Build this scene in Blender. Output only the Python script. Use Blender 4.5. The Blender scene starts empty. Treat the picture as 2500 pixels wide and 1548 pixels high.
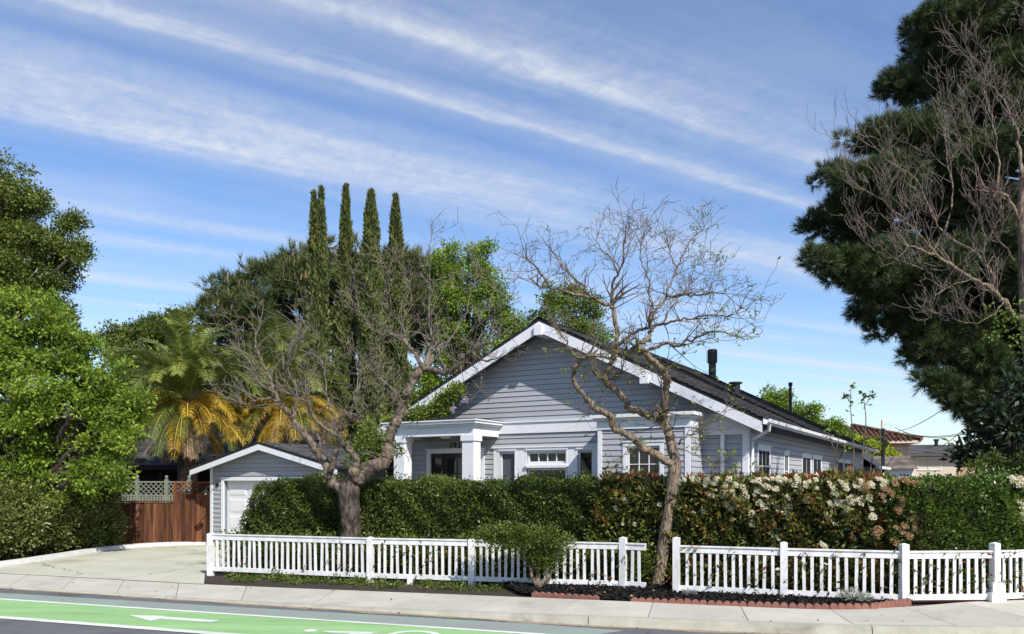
import bpy, math, random
import numpy as np
from mathutils import Vector

rng = np.random.default_rng(7)
random.seed(7)
SC = bpy.context.scene
COL = SC.collection

# ------------------------------------------------------------------ camera
CAM_H, FPX, CX, HY = 1.95, 2000.0, 1250.0, 1175.0
cam_d = bpy.data.cameras.new('camera')
cam_d.sensor_fit = 'HORIZONTAL'
cam_d.sensor_width = 36.0
cam_d.lens = 28.8
cam_d.shift_y = 0.1604
cam_d.clip_end = 5000
cam = bpy.data.objects.new('camera', cam_d)
cam.location = (0, 0, CAM_H)
cam.rotation_euler = (math.radians(90), 0, 0)
COL.objects.link(cam)
SC.camera = cam

# ------------------------------------------------------------------ sun and sky
SUN_DIR = Vector((0.503 * 0.731, -0.864 * 0.731, 0.682)).normalized()
SUN_EL = math.asin(SUN_DIR.z)
SUN_AZ = math.atan2(SUN_DIR.x, SUN_DIR.y)          # from +Y towards +X
sun_d = bpy.data.lights.new('sun', 'SUN')
sun_d.energy = 5.0
sun_d.angle = math.radians(0.53)
sun_d.color = (1.0, 0.95, 0.87)
sun = bpy.data.objects.new('sun', sun_d)
sun.rotation_euler = SUN_DIR.to_track_quat('Z', 'Y').to_euler()
sun.location = (20, -30, 40)
COL.objects.link(sun)

SC.view_settings.view_transform = 'Standard'
SC.view_settings.look = 'None'
SC.view_settings.exposure = 0.28
SC.view_settings.gamma = 1.0
SC.view_settings.use_curve_mapping = False

world = bpy.data.worlds.new('World')
SC.world = world
world.use_nodes = True
wn, wl = world.node_tree.nodes, world.node_tree.links
wn.clear()


def wnode(t, **kw):
    n = wn.new(t)
    for k, v in kw.items():
        setattr(n, k, v)
    return n


def wmath(op, a, b=None, clamp=False):
    n = wn.new('ShaderNodeMath')
    n.operation = op
    n.use_clamp = clamp
    for i, v in enumerate((a, b)):
        if v is None:
            continue
        if isinstance(v, (int, float)):
            n.inputs[i].default_value = v
        else:
            wl.new(v, n.inputs[i])
    return n.outputs[0]


sky = wnode('ShaderNodeTexSky', sky_type='NISHITA', sun_disc=False)
sky.sun_elevation = SUN_EL
sky.sun_rotation = SUN_AZ
sky.altitude = 0
sky.air_density = 1.0
sky.dust_density = 0.5
sky.ozone_density = 3.2
bg_sky = wnode('ShaderNodeBackground')
bg_sky.inputs['Strength'].default_value = 0.15
hsv = wnode('ShaderNodeHueSaturation')
hsv.inputs['Hue'].default_value = 0.506
hsv.inputs['Saturation'].default_value = 1.10
wl.new(sky.outputs[0], hsv.inputs['Color'])
wl.new(hsv.outputs[0], bg_sky.inputs['Color'])
bg_cl = wnode('ShaderNodeBackground')
bg_cl.inputs['Color'].default_value = (0.90, 0.94, 1.0, 1)
bg_cl.inputs['Strength'].default_value = 0.74
# cirrus streaks drawn on a flat high cloud layer: p = direction.xy / direction.z
tc = wnode('ShaderNodeTexCoord')
sep = wnode('ShaderNodeSeparateXYZ')
wl.new(tc.outputs['Generated'], sep.inputs[0])
zz = wmath('MAXIMUM', sep.outputs['Z'], 0.03)
pxn = wmath('DIVIDE', sep.outputs['X'], zz)
pyn = wmath('DIVIDE', sep.outputs['Y'], zz)
EU = (0.844, 0.536)
un = wmath('ADD', wmath('MULTIPLY', pxn, EU[0]), wmath('MULTIPLY', pyn, EU[1]))
vn = wmath('ADD', wmath('MULTIPLY', pxn, -EU[1]), wmath('MULTIPLY', pyn, EU[0]))


def wnoise(u_scale, v_scale, scale, detail, rough=0.55, seed=0.0, dist=0.0):
    cb = wnode('ShaderNodeCombineXYZ')
    wl.new(wmath('MULTIPLY', un, u_scale), cb.inputs[0])
    wl.new(wmath('MULTIPLY', vn, v_scale), cb.inputs[1])
    cb.inputs[2].default_value = seed
    nz = wnode('ShaderNodeTexNoise')
    nz.inputs['Scale'].default_value = scale
    nz.inputs['Detail'].default_value = detail
    nz.inputs['Roughness'].default_value = rough
    nz.inputs['Distortion'].default_value = dist
    wl.new(cb.outputs[0], nz.inputs['Vector'])
    return nz.outputs['Fac']


warp = wmath('SUBTRACT', wnoise(0.5, 0.5, 1.0, 3, 0.5, 3.1), 0.5)
warp2 = wmath('SUBTRACT', wnoise(6.0, 6.0, 1.0, 5, 0.6, 9.1), 0.5)
vw = wmath('ADD', wmath('ADD', vn, wmath('MULTIPLY', warp, 0.10)), wmath('MULTIPLY', warp2, 0.045))
lv = wmath('DIVIDE', wmath('LOGARITHM', wmath('MAXIMUM', vw, 0.3), 2.0), 3.0)


def wramp(val, stops, interp='EASE'):
    r = wnode('ShaderNodeValToRGB')
    r.color_ramp.interpolation = interp
    els = r.color_ramp.elements
    els[0].position, els[0].color = stops[0][0], (stops[0][1],) * 3 + (1,)
    els[1].position, els[1].color = stops[-1][0], (stops[-1][1],) * 3 + (1,)
    for p, v in stops[1:-1]:
        e = els.new(p)
        e.color = (v, v, v, 1)
    wl.new(val, r.inputs[0])
    return r.outputs[0]


bands1 = wramp(lv, [(0.0, 0.10), (0.14, 0.08), (0.18, 0.30), (0.215, 0.46), (0.245, 0.95), (0.262, 0.45),
                    (0.285, 0.26), (0.300, 0.45), (0.316, 1.0), (0.328, 0.26), (0.350, 0.06), (0.378, 0.35),
                    (0.408, 0.90), (0.450, 1.0), (0.478, 0.30), (0.50, 0.03)])
bands2 = wramp(lv, [(0.50, 0.0), (0.56, 0.10), (0.585, 0.38), (0.61, 0.06), (0.635, 0.34), (0.66, 0.10),
                    (0.70, 0.20), (0.72, 0.62), (0.74, 0.20), (0.765, 0.06), (0.78, 0.40), (0.80, 0.12),
                    (0.86, 0.42), (0.92, 0.18), (1.0, 0.3)])
bands = wmath('MAXIMUM', bands1, wmath('MULTIPLY', wmath('MULTIPLY', bands2, 1.5), wmath('GREATER_THAN', lv, 0.50)))
fib = wramp(wnoise(0.55, 3.2, 1.6, 8, 0.62, 1.7, 0.6), [(0.30, 0.30), (0.62, 1.0)], 'LINEAR')
along = wramp(wnoise(0.32, 0.9, 1.0, 4, 0.5, 5.5), [(0.32, 0.45), (0.58, 1.0)], 'LINEAR')
puff = wramp(wnoise(13.0, 9.0, 1.0, 6, 0.62, 2.2, 0.9), [(0.32, 0.66), (0.66, 1.08)], 'LINEAR')
veil = wramp(wnoise(0.35, 1.1, 1.2, 7, 0.6, 12.3, 0.4), [(0.50, 0.0), (0.80, 0.26)], 'LINEAR')
alpha = wmath('MULTIPLY', wmath('MULTIPLY', bands, fib), wmath('MULTIPLY', along, puff))
alpha = wmath('MINIMUM', wmath('ADD', wmath('MULTIPLY', alpha, 0.92), veil), 0.9)
hor = wramp(sep.outputs['Z'], [(0.0, 0.0), (0.03, 0.35), (0.09, 1.0)], 'LINEAR')
alpha = wmath('MULTIPLY', alpha, hor, True)
mixw = wnode('ShaderNodeMixShader')
wl.new(alpha, mixw.inputs[0])
wl.new(bg_sky.outputs[0], mixw.inputs[1])
wl.new(bg_cl.outputs[0], mixw.inputs[2])
wout = wnode('ShaderNodeOutputWorld')
wl.new(mixw.outputs[0], wout.inputs['Surface'])

# ------------------------------------------------------------------ helpers


def at(px, py, Y):
    """photo reading at depth Y -> world point"""
    return ((px - CX) / FPX * Y, Y, CAM_H + (HY - py) / FPX * Y)


def tag(o, label=None, cat=None, group=None, kind=None):
    if label:
        o['label'] = label
    if cat:
        o['category'] = cat
    if group:
        o['group'] = group
    if kind:
        o['kind'] = kind
    return o


def empty(name, loc=(0, 0, 0), rz=0.0, label=None, cat=None, group=None, kind=None):
    o = bpy.data.objects.new(name, None)
    o.location = loc
    o.rotation_euler = (0, 0, rz)
    o.empty_display_size = 0.2
    COL.objects.link(o)
    return tag(o, label, cat, group, kind)


def link(name, me, mat, parent=None):
    if mat is not None and not me.materials:
        me.materials.append(mat)
    o = bpy.data.objects.new(name, me)
    COL.objects.link(o)
    if parent is not None:
        o.parent = parent
    return o


class MB:
    """collects vertices and faces for one mesh"""

    def __init__(s):
        s.v, s.f, s.r = [], [], []

    def add(s, vs, fs, r=0.5):
        b = len(s.v)
        s.v.extend(vs)
        s.r.extend([r] * len(vs))
        s.f.extend([tuple(i + b for i in f) for f in fs])

    def box(s, x0, x1, y0, y1, z0, z1, M=None, r=0.5):
        vs = [(x0, y0, z0), (x1, y0, z0), (x1, y1, z0), (x0, y1, z0), (x0, y0, z1), (x1, y0, z1), (x1, y1, z1), (x0, y1, z1)]
        if M:
            vs = [M(*p) for p in vs]
        s.add(vs, [(0, 3, 2, 1), (4, 5, 6, 7), (0, 1, 5, 4), (1, 2, 6, 5), (2, 3, 7, 6), (3, 0, 4, 7)], r)

    def prism(s, poly, e, M=None):
        """poly: list of 3-D points (loop), extruded by vector e"""
        n = len(poly)
        vs = [tuple(p) for p in poly] + [tuple(p[i] + e[i] for i in range(3)) for p in poly]
        if M:
            vs = [M(*p) for p in vs]
        s.add(vs, [tuple(range(n))[::-1], tuple(range(n, 2 * n))] + [(i, (i + 1) % n, (i + 1) % n + n, i + n) for i in range(n)])

    def tube(s, pts, rad, n=6, r=0.5, cap=True, rough=0.0):
        pts = [Vector(p) for p in pts]
        m = len(pts)
        ref = Vector((0.31, 0.22, 0.93))
        vs, fs = [], []
        for i in range(m):
            d = (pts[min(i + 1, m - 1)] - pts[max(i - 1, 0)])
            if d.length < 1e-9:
                d = Vector((0, 0, 1))
            d.normalize()
            a = d.cross(ref)
            if a.length < 0.05:
                a = d.cross(Vector((1, 0, 0)))
            a.normalize()
            b = d.cross(a)
            for k in range(n):
                t = 2 * math.pi * k / n
                q = 1.0
                if rough:
                    q += rough * (0.5 * math.sin(3 * t + i * 0.37) + 0.45 * math.sin(7 * t - i * 0.23 + 1.3) + 0.35 * math.sin(i * 0.9 + 2 * t) + random.uniform(-0.35, 0.35))
                vs.append(tuple(pts[i] + (a * math.cos(t) + b * math.sin(t)) * (rad[i] * q)))
        for i in range(m - 1):
            for k in range(n):
                k2 = (k + 1) % n
                fs.append((i * n + k, i * n + k2, (i + 1) * n + k2, (i + 1) * n + k))
        if cap:
            fs.append(tuple(range(n))[::-1])
            fs.append(tuple(range((m - 1) * n, m * n)))
        s.add(vs, fs, r)

    def build(s, name, mat, parent=None, smooth=False):
        me = bpy.data.meshes.new(name)
        me.from_pydata(s.v, [], s.f)
        at_ = me.attributes.new('rnd', 'FLOAT', 'POINT')
        at_.data.foreach_set('value', np.array(s.r, dtype=np.float32))
        if smooth:
            me.polygons.foreach_set('use_smooth', [True] * len(me.polygons))
        me.update()
        return link(name, me, mat, parent)


def quads(name, V, rnd, mat, parent=None, smooth=False):
    """V: (N,k,3) separate polygons with k corners"""
    N, k = V.shape[0], V.shape[1]
    me = bpy.data.meshes.new(name)
    me.vertices.add(N * k)
    me.vertices.foreach_set('co', V.reshape(-1).astype(np.float32))
    me.loops.add(N * k)
    me.loops.foreach_set('vertex_index', np.arange(N * k, dtype=np.int32))
    me.polygons.add(N)
    me.polygons.foreach_set('loop_start', np.arange(0, N * k, k, dtype=np.int32))
    me.polygons.foreach_set('loop_total', np.full(N, k, dtype=np.int32))
    a = me.attributes.new('rnd', 'FLOAT', 'POINT')
    a.data.foreach_set('value', np.repeat(rnd, k).astype(np.float32))
    me.update(calc_edges=True)
    return link(name, me, mat, parent)


def unit(a):
    return a / (np.linalg.norm(a, axis=-1, keepdims=True) + 1e-9)


def leaf_quads(P, D, L, W, nbias=(0, 0, 0.6), fold=0.0):
    """diamond leaves: base P, direction D"""
    n = len(P)
    D = unit(D)
    Nn = unit(rng.normal(size=(n, 3)) + np.array(nbias))
    S = unit(np.cross(D, Nn))
    Nn = np.cross(S, D)
    L = np.broadcast_to(np.asarray(L), (n,))[:, None]
    W = np.broadcast_to(np.asarray(W), (n,))[:, None]
    mid = P + D * L * 0.5 + Nn * L * 0.06
    return np.stack([P, mid + S * W * 0.5, P + D * L - Nn * L * 0.10, mid - S * W * 0.5], axis=1)


def sub_blobs(blobs, k=9, f=(0.34, 0.52), flat=0.75, out=0.82):
    """break each rounded mass into smaller overlapping clumps so that the outline is uneven"""
    o = []
    for (x, y, z, rx, ry, rz) in blobs:
        r_ = (rx + ry + rz) / 3
        n = max(4, int(k * max(0.5, min(2.2, r_ / 0.9))))
        for i in range(n):
            d = unit(rng.normal(size=3))
            q = rng.uniform(f[0], f[1]) * (0.75 if n > 12 else 1.0)
            w = out * rng.uniform(0.35, 1.08)
            o.append((x + d[0] * rx * w, y + d[1] * ry * w, z + d[2] * rz * w, rx * q, ry * q, rz * q * flat))
    return o


def blob_leaves(blobs, clumps_per_m2, leaves_per_clump, rc, L, W, shell=0.55, up=0.3):
    """blobs: (x,y,z,rx,ry,rz). Leaves in small clumps through the outer volume of each blob."""
    P, D, R = [], [], []
    for (x, y, z, rx, ry, rz) in blobs:
        area = 4 * math.pi * ((rx * ry + ry * rz + rx * rz) / 3)
        nc = max(4, int(area * clumps_per_m2))
        dirs = unit(rng.normal(size=(nc, 3)))
        rad = rng.uniform(shell, 1.08, nc) ** 0.7
        rad *= 1 + 0.16 * np.sin(dirs[:, 0] * 7 + x * 3) * np.cos(dirs[:, 2] * 6 + z * 5)
        C = np.array([x, y, z]) + dirs * rad[:, None] * np.array([rx, ry, rz])
        nl = rng.poisson(leaves_per_clump, nc)
        idx = np.repeat(np.arange(nc), nl)
        off = rng.normal(size=(len(idx), 3)) * rc
        off[:, 2] *= 0.7
        P.append(C[idx] + off)
        D.append(dirs[idx] * 0.6 + unit(off) * 0.8 + rng.normal(size=off.shape) * 0.5 + np.array([0, 0, up]))
        cr = rng.uniform(0, 1, nc)
        R.append(np.clip(cr[idx] * 0.55 + rng.uniform(0, 0.45, len(idx)), 0, 1))
    P = np.concatenate(P)
    n = len(P)
    return leaf_quads(P, np.concatenate(D), L * rng.uniform(0.7, 1.25, n), W * rng.uniform(0.7, 1.25, n)), np.concatenate(R)


def pxblobs(lst, Y, dy=0.8, flat=1.0):
    out = []
    for (px, py, r) in lst:
        yy = Y + random.uniform(-dy, dy)
        x, y, z = at(px, py, yy)
        rr = r / FPX * yy
        out.append((x, y, z, rr, rr, rr * flat))
    return out

# ------------------------------------------------------------------ materials


def new_mat(name):
    m = bpy.data.materials.new(name)
    m.use_nodes = True
    nt = m.node_tree
    return m, nt.nodes, nt.links, nt.nodes['Principled BSDF']


def ramp_node(nodes, stops):
    r = nodes.new('ShaderNodeValToRGB')
    els = r.color_ramp.elements
    els[0].position, els[0].color = stops[0][0], tuple(stops[0][1]) + (1,)
    els[1].position, els[1].color = stops[-1][0], tuple(stops[-1][1]) + (1,)
    for p, c in stops[1:-1]:
        e = els.new(p)
        e.color = tuple(c) + (1,)
    return r


def surf(name, c1, c2=None, scale=6.0, rough=0.7, bump=0.0, bscale=40.0, stretch=(1, 1, 1), spec=0.3, objvar=0.0, attr=False, detail=6, metal=0.0, rw=(0.32, 0.68)):
    """noise-varied paint, stone, wood ... ; objvar: brightness spread between objects"""
    m, N, L, P = new_mat(name)
    c2 = c2 or tuple(x * 0.85 for x in c1)
    t = N.new('ShaderNodeTexCoord')
    mp = N.new('ShaderNodeMapping')
    mp.inputs['Scale'].default_value = stretch
    L.new(t.outputs['Object'], mp.inputs[0])
    nz = N.new('ShaderNodeTexNoise')
    nz.inputs['Scale'].default_value = scale
    nz.inputs['Detail'].default_value = detail
    nz.inputs['Roughness'].default_value = 0.62
    L.new(mp.outputs[0], nz.inputs['Vector'])
    r = ramp_node(N, [(rw[0], c2), (rw[1], c1)])
    L.new(nz.outputs['Fac'], r.inputs[0])
    colr = r.outputs[0]
    if objvar or attr:
        if attr:
            oi = N.new('ShaderNodeAttribute')
            oi.attribute_name = 'rnd'
            src = oi.outputs['Fac']
        else:
            oi = N.new('ShaderNodeObjectInfo')
            src = oi.outputs['Random']
        mr = N.new('ShaderNodeMapRange')
        sp = objvar if objvar else 0.3
        mr.inputs['To Min'].default_value = 1 - sp
        mr.inputs['To Max'].default_value = 1 + sp
        L.new(src, mr.inputs['Value'])
        mx = N.new('ShaderNodeVectorMath')
        mx.operation = 'SCALE'
        L.new(colr, mx.inputs[0])
        L.new(mr.outputs[0], mx.inputs['Scale'])
        colr = mx.outputs[0]
    L.new(colr, P.inputs['Base Color'])
    P.inputs['Roughness'].default_value = rough
    P.inputs['Specular IOR Level'].default_value = spec
    P.inputs['Metallic'].default_value = metal
    if bump:
        nb = N.new('ShaderNodeTexNoise')
        nb.inputs['Scale'].default_value = bscale
        nb.inputs['Detail'].default_value = 5
        L.new(mp.outputs[0], nb.inputs['Vector'])
        b = N.new('ShaderNodeBump')
        b.inputs['Strength'].default_value = bump
        b.inputs['Distance'].default_value = 0.02
        L.new(nb.outputs['Fac'], b.inputs['Height'])
        L.new(b.outputs[0], P.inputs['Normal'])
    return m


def leafm(name, stops, rough=0.45, trans=0.25, spec=0.4):
    """leaf colours picked per leaf by the rnd attribute"""
    m, N, L, P = new_mat(name)
    a = N.new('ShaderNodeAttribute')
    a.attribute_name = 'rnd'
    r = ramp_node(N, stops)
    L.new(a.outputs['Fac'], r.inputs[0])
    L.new(r.outputs[0], P.inputs['Base Color'])
    P.inputs['Roughness'].default_value = rough
    P.inputs['Specular IOR Level'].default_value = spec
    if trans:
        tr = N.new('ShaderNodeBsdfTranslucent')
        L.new(r.outputs[0], tr.inputs['Color'])
        mx = N.new('ShaderNodeMixShader')
        mx.inputs[0].default_value = trans
        L.new(P.outputs[0], mx.inputs[1])
        L.new(tr.outputs[0], mx.inputs[2])
        L.new(mx.outputs[0], N['Material Output'].inputs['Surface'])
    return m


M = {}
M['siding'] = surf('siding_paint', (0.375, 0.386, 0.410), (0.340, 0.352, 0.376), 3.0, 0.6, 0.15, 60, (0.3, 0.3, 6), 0.3, 0.035)
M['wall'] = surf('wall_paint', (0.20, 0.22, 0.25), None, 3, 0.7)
M['trim'] = surf('white_trim', (0.74, 0.75, 0.77), (0.68, 0.69, 0.71), 4, 0.5, spec=0.4)
M['fence'] = surf('white_fence_paint', (0.77, 0.77, 0.78), (0.56, 0.55, 0.53), 7, 0.55, 0.15, 60, (1, 1, 0.4), 0.3, 0.06, detail=10)
M['shingle'] = surf('asphalt_shingle', (0.115, 0.113, 0.118), (0.065, 0.064, 0.068), 30, 0.9, 0.3, 200, spec=0.2, objvar=0.45, attr=True)
M['roofedge'] = surf('roof_edge', (0.022, 0.022, 0.025), None, 20, 0.8)
M['glass'] = surf('window_glass', (0.012, 0.014, 0.017), None, 0.8, 0.04, spec=0.5)
M['glass_side'] = surf('side_window_matte_pane', (0.022, 0.026, 0.030), None, 0.8, 0.6, spec=0.04)  # dull dark finish added to keep bright sky reflections off the side panes
M['screen'] = surf('window_screen', (0.085, 0.09, 0.10), None, 3, 0.45, spec=0.4)
M['black'] = surf('black_metal', (0.014, 0.014, 0.016), None, 10, 0.45, spec=0.4)
M['door'] = surf('dark_door_paint', (0.016, 0.014, 0.014), None, 10, 0.35, spec=0.4)
M['garagedoor'] = surf('garage_door_paint', (0.72, 0.72, 0.73), (0.68, 0.68, 0.69), 3, 0.5)
M['lampglass'] = surf('lamp_glass', (0.8, 0.8, 0.78), None, 3, 0.3)
M['asphalt'] = surf('asphalt', (0.135, 0.135, 0.138), (0.085, 0.085, 0.088), 90, 0.92, 0.35, 260, spec=0.2, detail=8)
M['concrete'] = surf('sidewalk_concrete', (0.52, 0.50, 0.43), (0.41, 0.39, 0.325), 2.2, 0.9, 0.15, 150, spec=0.2, objvar=0.05, detail=10)
M['kerb'] = surf('kerb_concrete', (0.46, 0.44, 0.37), (0.30, 0.285, 0.225), 3.5, 0.9, 0.3, 90, spec=0.2, objvar=0.04, detail=10)
M['driveway'] = surf('driveway_concrete', (0.52, 0.52, 0.41), (0.41, 0.40, 0.31), 0.9, 0.9, 0.12, 120, spec=0.2, detail=10)
M['drivekerb'] = surf('driveway_kerb', (0.62, 0.61, 0.59), (0.50, 0.49, 0.47), 3, 0.9, 0.2, 80)
M['soil'] = surf('soil', (0.055, 0.040, 0.030), (0.03, 0.022, 0.018), 14, 0.95, 0.6, 60)
M['dirt'] = surf('gutter_dirt', (0.20, 0.14, 0.085), (0.36, 0.31, 0.24), 16, 0.95, 0.4, 80, detail=10)
M['mulch'] = surf('mulch', (0.018, 0.015, 0.014), (0.008, 0.007, 0.007), 40, 0.95, 0.8, 90, objvar=0.6, attr=True)
M['edging'] = surf('edging_brick', (0.27, 0.12, 0.09), (0.20, 0.088, 0.068), 12, 0.9, 0.25, 120, objvar=0.10)
def worn_paint(name, c1, c2, base, wear, ang):
    """road paint worn through to the asphalt along the direction of travel"""
    m, N, L, P = new_mat(name)
    t = N.new('ShaderNodeTexCoord')
    mp = N.new('ShaderNodeMapping')
    mp.inputs['Rotation'].default_value = (0, 0, ang)
    mp.inputs['Scale'].default_value = (0.25, 1.6, 1)
    L.new(t.outputs['Object'], mp.inputs[0])

    def nz(scale, detail, vec, rough=0.6):
        q = N.new('ShaderNodeTexNoise')
        q.inputs['Scale'].default_value = scale
        q.inputs['Detail'].default_value = detail
        q.inputs['Roughness'].default_value = rough
        L.new(vec, q.inputs['Vector'])
        return q.outputs['Fac']
    tone = ramp_node(N, [(0.35, c2), (0.65, c1)])
    L.new(nz(1.4, 6, mp.outputs[0]), tone.inputs[0])
    add = N.new('ShaderNodeMath')
    add.operation = 'MULTIPLY_ADD'
    L.new(nz(2.2, 8, mp.outputs[0], 0.7), add.inputs[0])
    add.inputs[1].default_value = 0.75
    sc_ = N.new('ShaderNodeMath')
    sc_.operation = 'MULTIPLY'
    L.new(nz(120, 3, t.outputs['Object']), sc_.inputs[0])
    sc_.inputs[1].default_value = 0.5
    L.new(sc_.outputs[0], add.inputs[2])
    wr = ramp_node(N, [(wear, (0, 0, 0)), (wear + 0.10, (1, 1, 1))])
    L.new(add.outputs[0], wr.inputs[0])
    mx = N.new('ShaderNodeMix')
    mx.data_type = 'RGBA'
    mf = N.new('ShaderNodeMath')
    mf.operation = 'MULTIPLY'
    mf.inputs[1].default_value = 0.75
    L.new(wr.outputs[0], mf.inputs[0])
    L.new(mf.outputs[0], mx.inputs[0])
    L.new(tone.outputs[0], mx.inputs[6])
    mx.inputs[7].default_value = tuple(base) + (1,)
    L.new(mx.outputs[2], P.inputs['Base Color'])
    P.inputs['Roughness'].default_value = 0.9
    P.inputs['Specular IOR Level'].default_value = 0.2
    b = N.new('ShaderNodeBump')
    b.inputs['Strength'].default_value = 0.3
    b.inputs['Distance'].default_value = 0.01
    L.new(nz(220, 3, t.outputs['Object']), b.inputs['Height'])
    L.new(b.outputs[0], P.inputs['Normal'])
    return m


def concrete(name, c1, c2, stain, crack, sc=1.0, objvar=0.06):
    m, N, L, P = new_mat(name)
    t = N.new('ShaderNodeTexCoord')

    def nz(scale, detail, rough=0.6, dist=0.0):
        q = N.new('ShaderNodeTexNoise')
        q.inputs['Scale'].default_value = scale
        q.inputs['Detail'].default_value = detail
        q.inputs['Roughness'].default_value = rough
        q.inputs['Distortion'].default_value = dist
        L.new(t.outputs['Object'], q.inputs['Vector'])
        return q
    tone = ramp_node(N, [(0.30, c2), (0.70, c1)])
    L.new(nz(1.1 * sc, 10, 0.65).outputs['Fac'], tone.inputs[0])
    st = ramp_node(N, [(0.56, (0, 0, 0)), (0.76, (1, 1, 1))])
    L.new(nz(0.55 * sc, 8, 0.6, 0.8).outputs['Fac'], st.inputs[0])
    mx = N.new('ShaderNodeMix')
    mx.data_type = 'RGBA'
    L.new(st.outputs[0], mx.inputs[0])
    L.new(tone.outputs[0], mx.inputs[6])
    mx.inputs[7].default_value = tuple(stain) + (1,)
    # dark specks
    sp = ramp_node(N, [(0.30, (0.55, 0.53, 0.5)), (0.40, (1, 1, 1))])
    L.new(nz(38, 4, 0.7).outputs['Fac'], sp.inputs[0])
    m2 = N.new('ShaderNodeMix')
    m2.data_type = 'RGBA'
    m2.blend_type = 'MULTIPLY'
    m2.inputs[0].default_value = 0.7
    L.new(mx.outputs[2], m2.inputs[6])
    L.new(sp.outputs[0], m2.inputs[7])
    col = m2.outputs[2]
    if crack:
        vo = N.new('ShaderNodeTexVoronoi')
        vo.feature = 'DISTANCE_TO_EDGE'
        vo.inputs['Scale'].default_value = crack
        wv = nz(1.3, 5, 0.6)
        va = N.new('ShaderNodeVectorMath')
        va.operation = 'MULTIPLY_ADD'
        L.new(wv.outputs['Color'], va.inputs[0])
        va.inputs[1].default_value = (0.9, 0.9, 0)
        L.new(t.outputs['Object'], va.inputs[2])
        L.new(va.outputs[0], vo.inputs['Vector'])
        cr = ramp_node(N, [(0.0, (0.45, 0.43, 0.40)), (0.006, (1, 1, 1))])
        L.new(vo.outputs['Distance'], cr.inputs[0])
        m3 = N.new('ShaderNodeMix')
        m3.data_type = 'RGBA'
        m3.blend_type = 'MULTIPLY'
        m3.inputs[0].default_value = 1.0
        L.new(col, m3.inputs[6])
        L.new(cr.outputs[0], m3.inputs[7])
        col = m3.outputs[2]
    oi = N.new('ShaderNodeObjectInfo')
    mr = N.new('ShaderNodeMapRange')
    mr.inputs['To Min'].default_value = 1 - objvar
    mr.inputs['To Max'].default_value = 1 + objvar
    L.new(oi.outputs['Random'], mr.inputs['Value'])
    sv = N.new('ShaderNodeVectorMath')
    sv.operation = 'SCALE'
    L.new(col, sv.inputs[0])
    L.new(mr.outputs[0], sv.inputs['Scale'])
    L.new(sv.outputs[0], P.inputs['Base Color'])
    P.inputs['Roughness'].default_value = 0.92
    P.inputs['Specular IOR Level'].default_value = 0.2
    b = N.new('ShaderNodeBump')
    b.inputs['Strength'].default_value = 0.2
    b.inputs['Distance'].default_value = 0.01
    L.new(nz(160, 4).outputs['Fac'], b.inputs['Height'])
    L.new(b.outputs[0], P.inputs['Normal'])
    return m


M['concrete'] = concrete('sidewalk_concrete', (0.50, 0.475, 0.41), (0.40, 0.375, 0.315), (0.31, 0.28, 0.235), 0.0, 1.2)
M['driveway'] = concrete('driveway_concrete', (0.50, 0.495, 0.40), (0.40, 0.39, 0.305), (0.30, 0.265, 0.21), 0.22, 0.8, 0.0)
M['kerb'] = concrete('kerb_concrete', (0.46, 0.44, 0.37), (0.32, 0.30, 0.24), (0.20, 0.185, 0.15), 0.0, 2.5)
M['asphalt'] = concrete('asphalt', (0.150, 0.150, 0.153), (0.105, 0.105, 0.108), (0.080, 0.080, 0.083), 0.25, 1.1, 0.0)
M['greenpaint'] = worn_paint('bike_lane_paint', (0.30, 0.48, 0.215), (0.225, 0.40, 0.155), (0.16, 0.21, 0.15), 0.67, 0.34)
M['whitepaint'] = worn_paint('road_paint', (0.70, 0.72, 0.66), (0.56, 0.60, 0.52), (0.24, 0.28, 0.22), 0.66, 0.34)
M['fence_wood'] = surf('redwood_boards', (0.19, 0.072, 0.032), (0.026, 0.016, 0.012), 2.2, 0.8, 0.3, 30, (6, 6, 0.5), 0.2, 0.6)
M['lattice'] = surf('grey_green_lattice', (0.22, 0.245, 0.19), (0.15, 0.165, 0.13), 6, 0.8)
M['bark_dark'] = surf('dark_bark', (0.085, 0.068, 0.054), (0.022, 0.018, 0.015), 7, 0.95, 1.0, 22, (2.2, 2.2, 0.7))
M['bark_pollard'] = surf('pollard_bark', (0.125, 0.100, 0.080), (0.022, 0.017, 0.014), 7, 0.95, 1.0, 24, (2.2, 2.2, 0.7), detail=9, rw=(0.42, 0.60))
M['bark'] = surf('grey_brown_bark', (0.30, 0.232, 0.162), (0.060, 0.044, 0.031), 13, 0.95, 1.0, 26, (3, 3, 0.55), rw=(0.40, 0.60))
M['bark_limb'] = surf('dark_limb_bark', (0.21, 0.165, 0.125), (0.045, 0.035, 0.027), 10, 0.95, 1.0, 26, (2, 2, 1.0), rw=(0.38, 0.62))
M['twig'] = surf('twig_bark', (0.17, 0.130, 0.098), (0.085, 0.065, 0.05), 4, 0.9)
M['twig_mid'] = surf('grey_twig_bark', (0.25, 0.205, 0.165), (0.12, 0.095, 0.075), 4, 0.9)
M['twig_pale'] = surf('pale_twig_bark', (0.215, 0.165, 0.130), (0.10, 0.078, 0.062), 4, 0.9)
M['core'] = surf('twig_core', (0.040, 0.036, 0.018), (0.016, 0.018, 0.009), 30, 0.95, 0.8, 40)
M['palmtrunk'] = surf('palm_trunk', (0.055, 0.040, 0.028), (0.025, 0.018, 0.012), 12, 0.95, 0.8, 20)

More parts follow.
